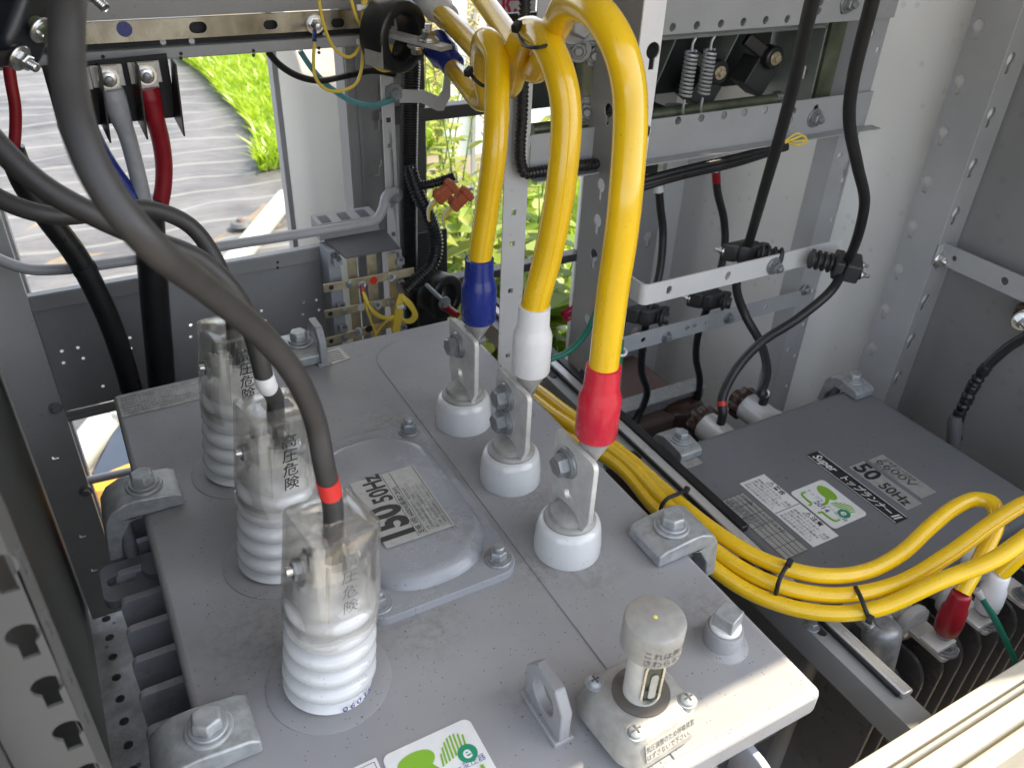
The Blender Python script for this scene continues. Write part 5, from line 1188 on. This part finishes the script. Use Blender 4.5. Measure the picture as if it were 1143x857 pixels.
wires([at(335, 57, y=1.31), at(347, 75, y=1.31), at(365, 95, y=1.31), at(390, 112, y=1.31), at(415, 118, y=1.31), at(441, 111, y=1.32)], .0045, 'teal_wire', 'teal cable wrapped in clear spiral sagging to the angle post', 1, 'control_cable')

# ================================================================== OUTSIDE
# window frame of the rear opening
YWN = 1.50
o = thing('window_frame', 'dark window frame bars behind the yellow cables', 'window frame', at(560, 120, y=YWN))
for (p0, p1, hh) in (((462, 131), (690, 104), .026), ((490, 315), (690, 282), .020)):
    a, c = at(*p0, y=YWN), at(*p1, y=YWN); zz = (a.z + c.z) / 2
    b = B(); b.box((a.x - .06, YWN, zz - hh / 2), (c.x + .06, YWN + .03, zz + hh / 2), 'frame_dark'); b.build('bar', o, bevel=.002)
a = at(480, 200, y=YWN); b = B(); b.box((a.x - .028, YWN + .004, FLOOR), (a.x - .006, YWN + .03, .9), 'frame_dark'); b.build('upright', o)
a = at(462, 250, y=YWN + .05); b = B(); b.box((a.x - .10, YWN + .035, FLOOR), (a.x + .005, YWN + .04, .7), 'panel_grey'); b.build('side_sheet', o)
# warning stickers
o = thing('warning_sign', 'white warning sheet with a red character at the top edge, behind the yellow cables', 'sign', at(575, 5, y=1.47))
a, c = at(556, -60, y=1.47), at(592, 28, y=1.47)
b = B(); b.box((a.x - .02, 1.470, c.z), (c.x + .01, 1.472, a.z), 'label_white'); b.build('sheet', o)
b = B(); q = at(558, 25, y=1.4695); b.text('険', q, X, Z, .060, 'ink_red', bold=.02); b.build('lettering', o, recalc=False)
b = B(); q2 = q + Z * .066; b.text('危', q2, X, Z, .060, 'ink_red', bold=.02); b.build('lettering', o, recalc=False)
o = thing('warning_sticker', 'red warning lettering on the window seen from behind, below the white boot', 'sign', at(634, 345, y=1.5))
b = B(); q = at(646, 352, y=1.5); b.text('高', q, V((-.96, 0, -.28)), V((-.28, 0, .96)), .050, 'ink_red', bold=.03); b.build('lettering', o, recalc=False)
o = thing('warning_sticker', 'small red warning lettering on the window beside the blue boot lug', 'sign', at(545, 368, y=1.5))
b = B(); q = at(548, 372, y=1.5); b.text('圧', q, V((-.96, 0, -.28)), V((-.28, 0, .96)), .045, 'ink_red', bold=.03); b.build('lettering', o, recalc=False)
# open white door beyond the rear opening
YD = 1.72
o = thing('rear_door', 'open white cabinet door standing beyond the rear opening', 'door', at(360, 180, y=YD))
a, c = at(312, 150, y=YD), at(345, 150, y=YD); e = at(430, 150, y=YD)
b = B(); b.prism((a.x, YD, GROUND), X, Y, [(0, -.05), (c.x - a.x, 0), (e.x - a.x, .012), (e.x - a.x, .04), (c.x - a.x, .035), (0, .02)], Z * 2.2, 'door_white'); b.build('leaf', o)
b = B(); b.box((a.x - .012, YD - .055, GROUND), (a.x - .002, YD - .02, 1.3), 'beam_grey'); b.build('edge', o)
# ground
def sheet(name, x0, y0, x1, y1, z, m, nx=1, ny=1, amp=0):
    b = B(); mi = b.mi(m); random.seed(5)
    g = [[b.bm.verts.new((x0 + (x1 - x0) * i / nx, y0 + (y1 - y0) * j / ny, z + (random.random() - .5) * amp)) for i in range(nx + 1)] for j in range(ny + 1)]
    for j in range(ny):
        for i in range(nx): b.face([g[j][i], g[j][i + 1], g[j + 1][i + 1], g[j + 1][i]], mi)
    o = b.build(name); o['kind'] = 'structure'; return o
sheet('ground', -150, -150, 150, 150, GROUND - .012, 'soil')
sheet('weed_control_sheet', -8, 1.75, 1.55, 14, GROUND, 'weed_sheet', 40, 50, .03)
# white pipe on the ground
pa_, pb_ = at(62, 540, z=GROUND + .03), at(318, 222, z=GROUND + .03)
o = thing('white_pipe', 'long white pipe lying on the weed sheet outside', 'pipe', (pa_ + pb_) / 2)
b = B(); b.tube([pa_, (pa_ + pb_) / 2, pb_], .048, 'white_pipe', 20, 0); b.build('barrel', o)
b = B(); q = at(269, 251, z=GROUND + .01); b.lathe(q, Z, [(.05, 0), (.04, .015), (.015, .02)], 'plastic_dark', 14); b.lathe(q + Z * .02, Z, [(.02, 0), (.014, .012)], 'brown_tank', 12)
tag(b.build('ground_pin', loc=q), 'round grey pin cap holding the weed sheet by the pipe', 'pin')
# low orange and navy sheets seen through the low opening
o = thing('orange_board', 'orange board with yellow edge and red figures lying outside the low opening', 'board', at(130, 560, z=-.85))
def gz(px, py): return at(px, py, z=-.85)
b = B(); P = [gz(85, 545), gz(210, 495), gz(230, 700), gz(125, 700)]; b.rings([P, [p + Z * .012 for p in P]], 'orange_sheet'); b.build('sheet', o)
b = B(); P = [gz(88, 538) + Z * .014, gz(104, 535) + Z * .014, gz(118, 600) + Z * .014, gz(108, 612) + Z * .014]; b.rings([P, [p + Z * .003 for p in P]], 'yellow_dot')
random.seed(2)
for k in range(9):
    s = gz(96 + k % 3 * 5 + random.random() * 4, 578 + k * 7) + Z * .019
    b.tube([s, s + V((.02 * random.random(), .03, 0)), s + V((.04 * random.random(), -.01 + .04 * random.random(), 0)), s + V((.05, -.02, 0))], .006, 'ink_red', 6, 4)
b.build('figures', o)
P = [at(98, 545, z=-.875), at(140, 455, z=-.875), at(260, 430, z=-.875), at(240, 560, z=-.875)]
b = B(); b.rings([P, [p + Z * .006 for p in P]], 'navy_sheet'); tag(b.build('ground_cover_sheet', loc=P[0]), 'dark blue sheet on the ground beyond the orange board', 'sheet')
# white fence panel behind the weeds
YF = 2.75
xf0 = at(498, 60, y=YF).x
o = thing('white_fence', 'white fence panel beyond the tall weeds at the top centre', 'fence', (2.4, YF, GROUND))
b = B(); b.box((xf0, YF, GROUND + .55), (3.6, YF + .03, .72), 'door_white'); b.build('panel', o)
for k in range(4):
    b = B(); b.box((xf0 + .10 + .62 * k, YF - .012, GROUND), (xf0 + .115 + .62 * k, YF - .0005, .72), 'beam_grey'); b.build('post', o)
# grass strip beyond the sheet
def grass(name, poly_fn, n, h, m, seed):
    random.seed(seed); b = B(); mi = b.mi(m)
    for _ in range(n):
        p = poly_fn()
        if p is None: continue
        a = random.random() * 2 * PI; w = .006 + .006 * random.random(); hh = h * (.5 + random.random()); ln = V((random.gauss(0, .35), random.gauss(0, .35), 0)) * hh
        d = V((math.cos(a), math.sin(a), 0)) * w
        v0, v1 = b.bm.verts.new(p - d), b.bm.verts.new(p + d); v2, v3 = b.bm.verts.new(p + ln * .5 + Z * hh * .6 + d * .7), b.bm.verts.new(p + ln * .5 + Z * hh * .6 - d * .7); v4 = b.bm.verts.new(p + ln * 1.3 + Z * hh)
        b.face([v0, v1, v2, v3], mi); b.face([v3, v2, v4], mi)
    o = b.build(name, recalc=False); return o
g0, g1, g2, g3 = at(212, 66, z=GROUND), at(262, 120, z=GROUND), at(303, 172, z=GROUND), at(305, 40, z=GROUND)
def pf():
    # right of the sheet's curved edge
    y = random.uniform(3.9, 8.2); f = [(at(300, 190, z=GROUND)), at(297, 150, z=GROUND), at(268, 118, z=GROUND), at(238, 86, z=GROUND), at(205, 62, z=GROUND), at(190, 40, z=GROUND)]
    for p_, q_ in zip(f, f[1:]):
        if p_.y <= y <= q_.y:
            xe = p_.x + (q_.x - p_.x) * (y - p_.y) / (q_.y - p_.y); return V((xe + random.random() ** 1.3 * 1.6 - .05, y, GROUND))
    return None
tag(grass('grass', pf, 26000, .10, 'grass_blade', 4), None, None, kind='stuff')
tag(grass('grass', lambda: V((random.uniform(1.2, 3.4), random.uniform(1.75, 3.35), GROUND)), 12000, .16, 'grass_blade', 6), None, None, kind='stuff')
# plants
def plant(x, y, h, n, seed, label, m, lw=.035, seeds=False):
    random.seed(seed); root = thing('weed_plant', label, 'plant', (x, y, GROUND), 'tall weeds outside the window')
    sb = B(); lb = B(); mi = lb.mi(m); fb = B()
    for s in range(n):
        bx, by = x + random.gauss(0, .10), y + random.gauss(0, .08); hh = h * random.uniform(.7, 1.05); lx, ly_ = random.gauss(0, .10), random.gauss(0, .08)
        P = [V((bx + lx * t * t, by + ly_ * t * t, GROUND + hh * t)) for t in (0, .25, .5, .75, 1)]
        sb.tube(P, [.006, .005, .004, .003, .0015], 'stem_green', 5, 3)
        k = int(hh / .030)
        for i in range(k):
            t = .12 + .86 * i / k; p = V((bx + lx * t * t, by + ly_ * t * t, GROUND + hh * t)); a = i * 2.4 + random.random(); L = lw * random.uniform(1.6, 3.2) * (1.15 - .5 * t)
            d = V((math.cos(a), math.sin(a), random.uniform(-.25, .7))).normalized(); sd = d.cross(Z).normalized() * L * random.uniform(.18, .3); nd = V((0, 0, -1)) * L * .25
            pts = [p, p + d * L * .35 + sd, p + d * L * .75 + sd * .7 + nd * .4, p + d * L + nd, p + d * L * .75 - sd * .7 + nd * .4, p + d * L * .35 - sd]
            vs = [lb.bm.verts.new(q) for q in pts]; lb.face(vs[:4], mi); lb.face([vs[0], vs[3], vs[4], vs[5]], mi)
        if seeds:
            fb.bm.free(); fb = B()
            for i in range(26):
                t = 1 + .0 * i; p = V((bx + lx, by + ly_, GROUND + hh)) + Z * (i * .010 - .05); a = random.random() * 6.28
                fb.tube([p, p + V((math.cos(a), math.sin(a), .5)) * .022], [.0035, .002], 'seed_tan', 4, 0)
            fb.build('seed_head', root); fb = B()
    lb.build('foliage', root, recalc=False); sb.build('stem', root)
    fb.bm.free()
labs = ['broad pale leaved weed filling the gap left of the blue boot', 'leafy weed crowding the window between the blue and white boots', 'low broad leaved weed behind the lower window bar', 'tall seeding weed outside, leaning at the left pane edge', 'broad leaved green weed low behind the blue boot', 'bushy yellow-green weed in the middle of the window', 'tall weed with tan seed spikes above the window bar', 'leafy weed just right of the slim post', 'pale leafy weed behind the white booted cable', 'dense low weed seen under the lower window bar', 'thin weed close to the brown connectors', 'leafy weed at the foot of the white shed', 'yellowish weed beside the wide keyhole flange']
spots = [(515, 290, 1.75, .7, 10, 'leaf_b', .065, False), (590, 260, 1.8, .7, 10, 'leaf_a', .065, False), (575, 350, 1.7, .45, 10, 'leaf_b', .065, False), (505, 105, 2.05, 1.15, 9, 'leaf_b', .03, True), (520, 330, 1.85, .62, 10, 'leaf_a', .055, False), (530, 200, 2.3, .95, 10, 'leaf_b', .045, False), (490, 80, 2.5, 1.35, 9, 'leaf_b', .03, True), (600, 300, 1.95, .6, 9, 'leaf_a', .05, False), (625, 330, 1.9, .5, 9, 'leaf_b', .05, False), (550, 360, 1.75, .4, 9, 'leaf_a', .05, False), (500, 220, 1.9, .85, 9, 'leaf_b', .04, False), (560, 200, 2.9, .9, 11, 'leaf_a', .06, False), (640, 370, 2.2, .55, 9, 'leaf_b', .05, False)]
for k, (px, py, yy, hh, n, m, lw, sd) in enumerate(spots):
    q = at(px, py, y=yy); plant(q.x, yy, max(.3, q.z - GROUND + .12), n, 20 + k, labs[k], m, lw, sd)

# ================================================================== LIGHT
w = bpy.data.worlds.new('World'); S.world = w; w.use_nodes = True; nt = w.node_tree
sky = nt.nodes.new('ShaderNodeTexSky'); sky.sky_type = 'NISHITA'; sky.sun_disc = False
SD = V((.80, -.21, 1.0)).normalized()      # towards the sun
el = math.asin(SD.z); az = math.atan2(SD.x, SD.y)
sky.sun_elevation = el; sky.sun_rotation = az; sky.air_density = 1.0; sky.dust_density = 1.5; sky.ozone_density = 1.0
bg = nt.nodes['Background']; nt.links.new(sky.outputs[0], bg.inputs[0]); bg.inputs[1].default_value = .10
hs_ = nt.nodes.new('ShaderNodeHueSaturation'); hs_.inputs['Saturation'].default_value = .45; nt.links.new(sky.outputs[0], hs_.inputs['Color']); nt.links.new(hs_.outputs[0], bg.inputs[0])
sun = bpy.data.lights.new('sun', 'SUN'); sun.energy = 2.0; sun.angle = math.radians(.53); sun.color = (1, .87, .65)
so = bpy.data.objects.new('sun', sun); COL.objects.link(so); so.rotation_euler = SD.to_track_quat('Z', 'Y').to_euler(); so.location = (2, -1, 5)
S.view_settings.view_transform = 'Standard'; S.view_settings.look = 'None'; S.view_settings.gamma = 1; S.view_settings.exposure = 2.5
S.view_settings.use_curve_mapping = False
S.render.engine = 'CYCLES'; S.cycles.max_bounces = 10; S.cycles.diffuse_bounces = 5; S.cycles.transparent_max_bounces = 24; S.cycles.use_denoising = True
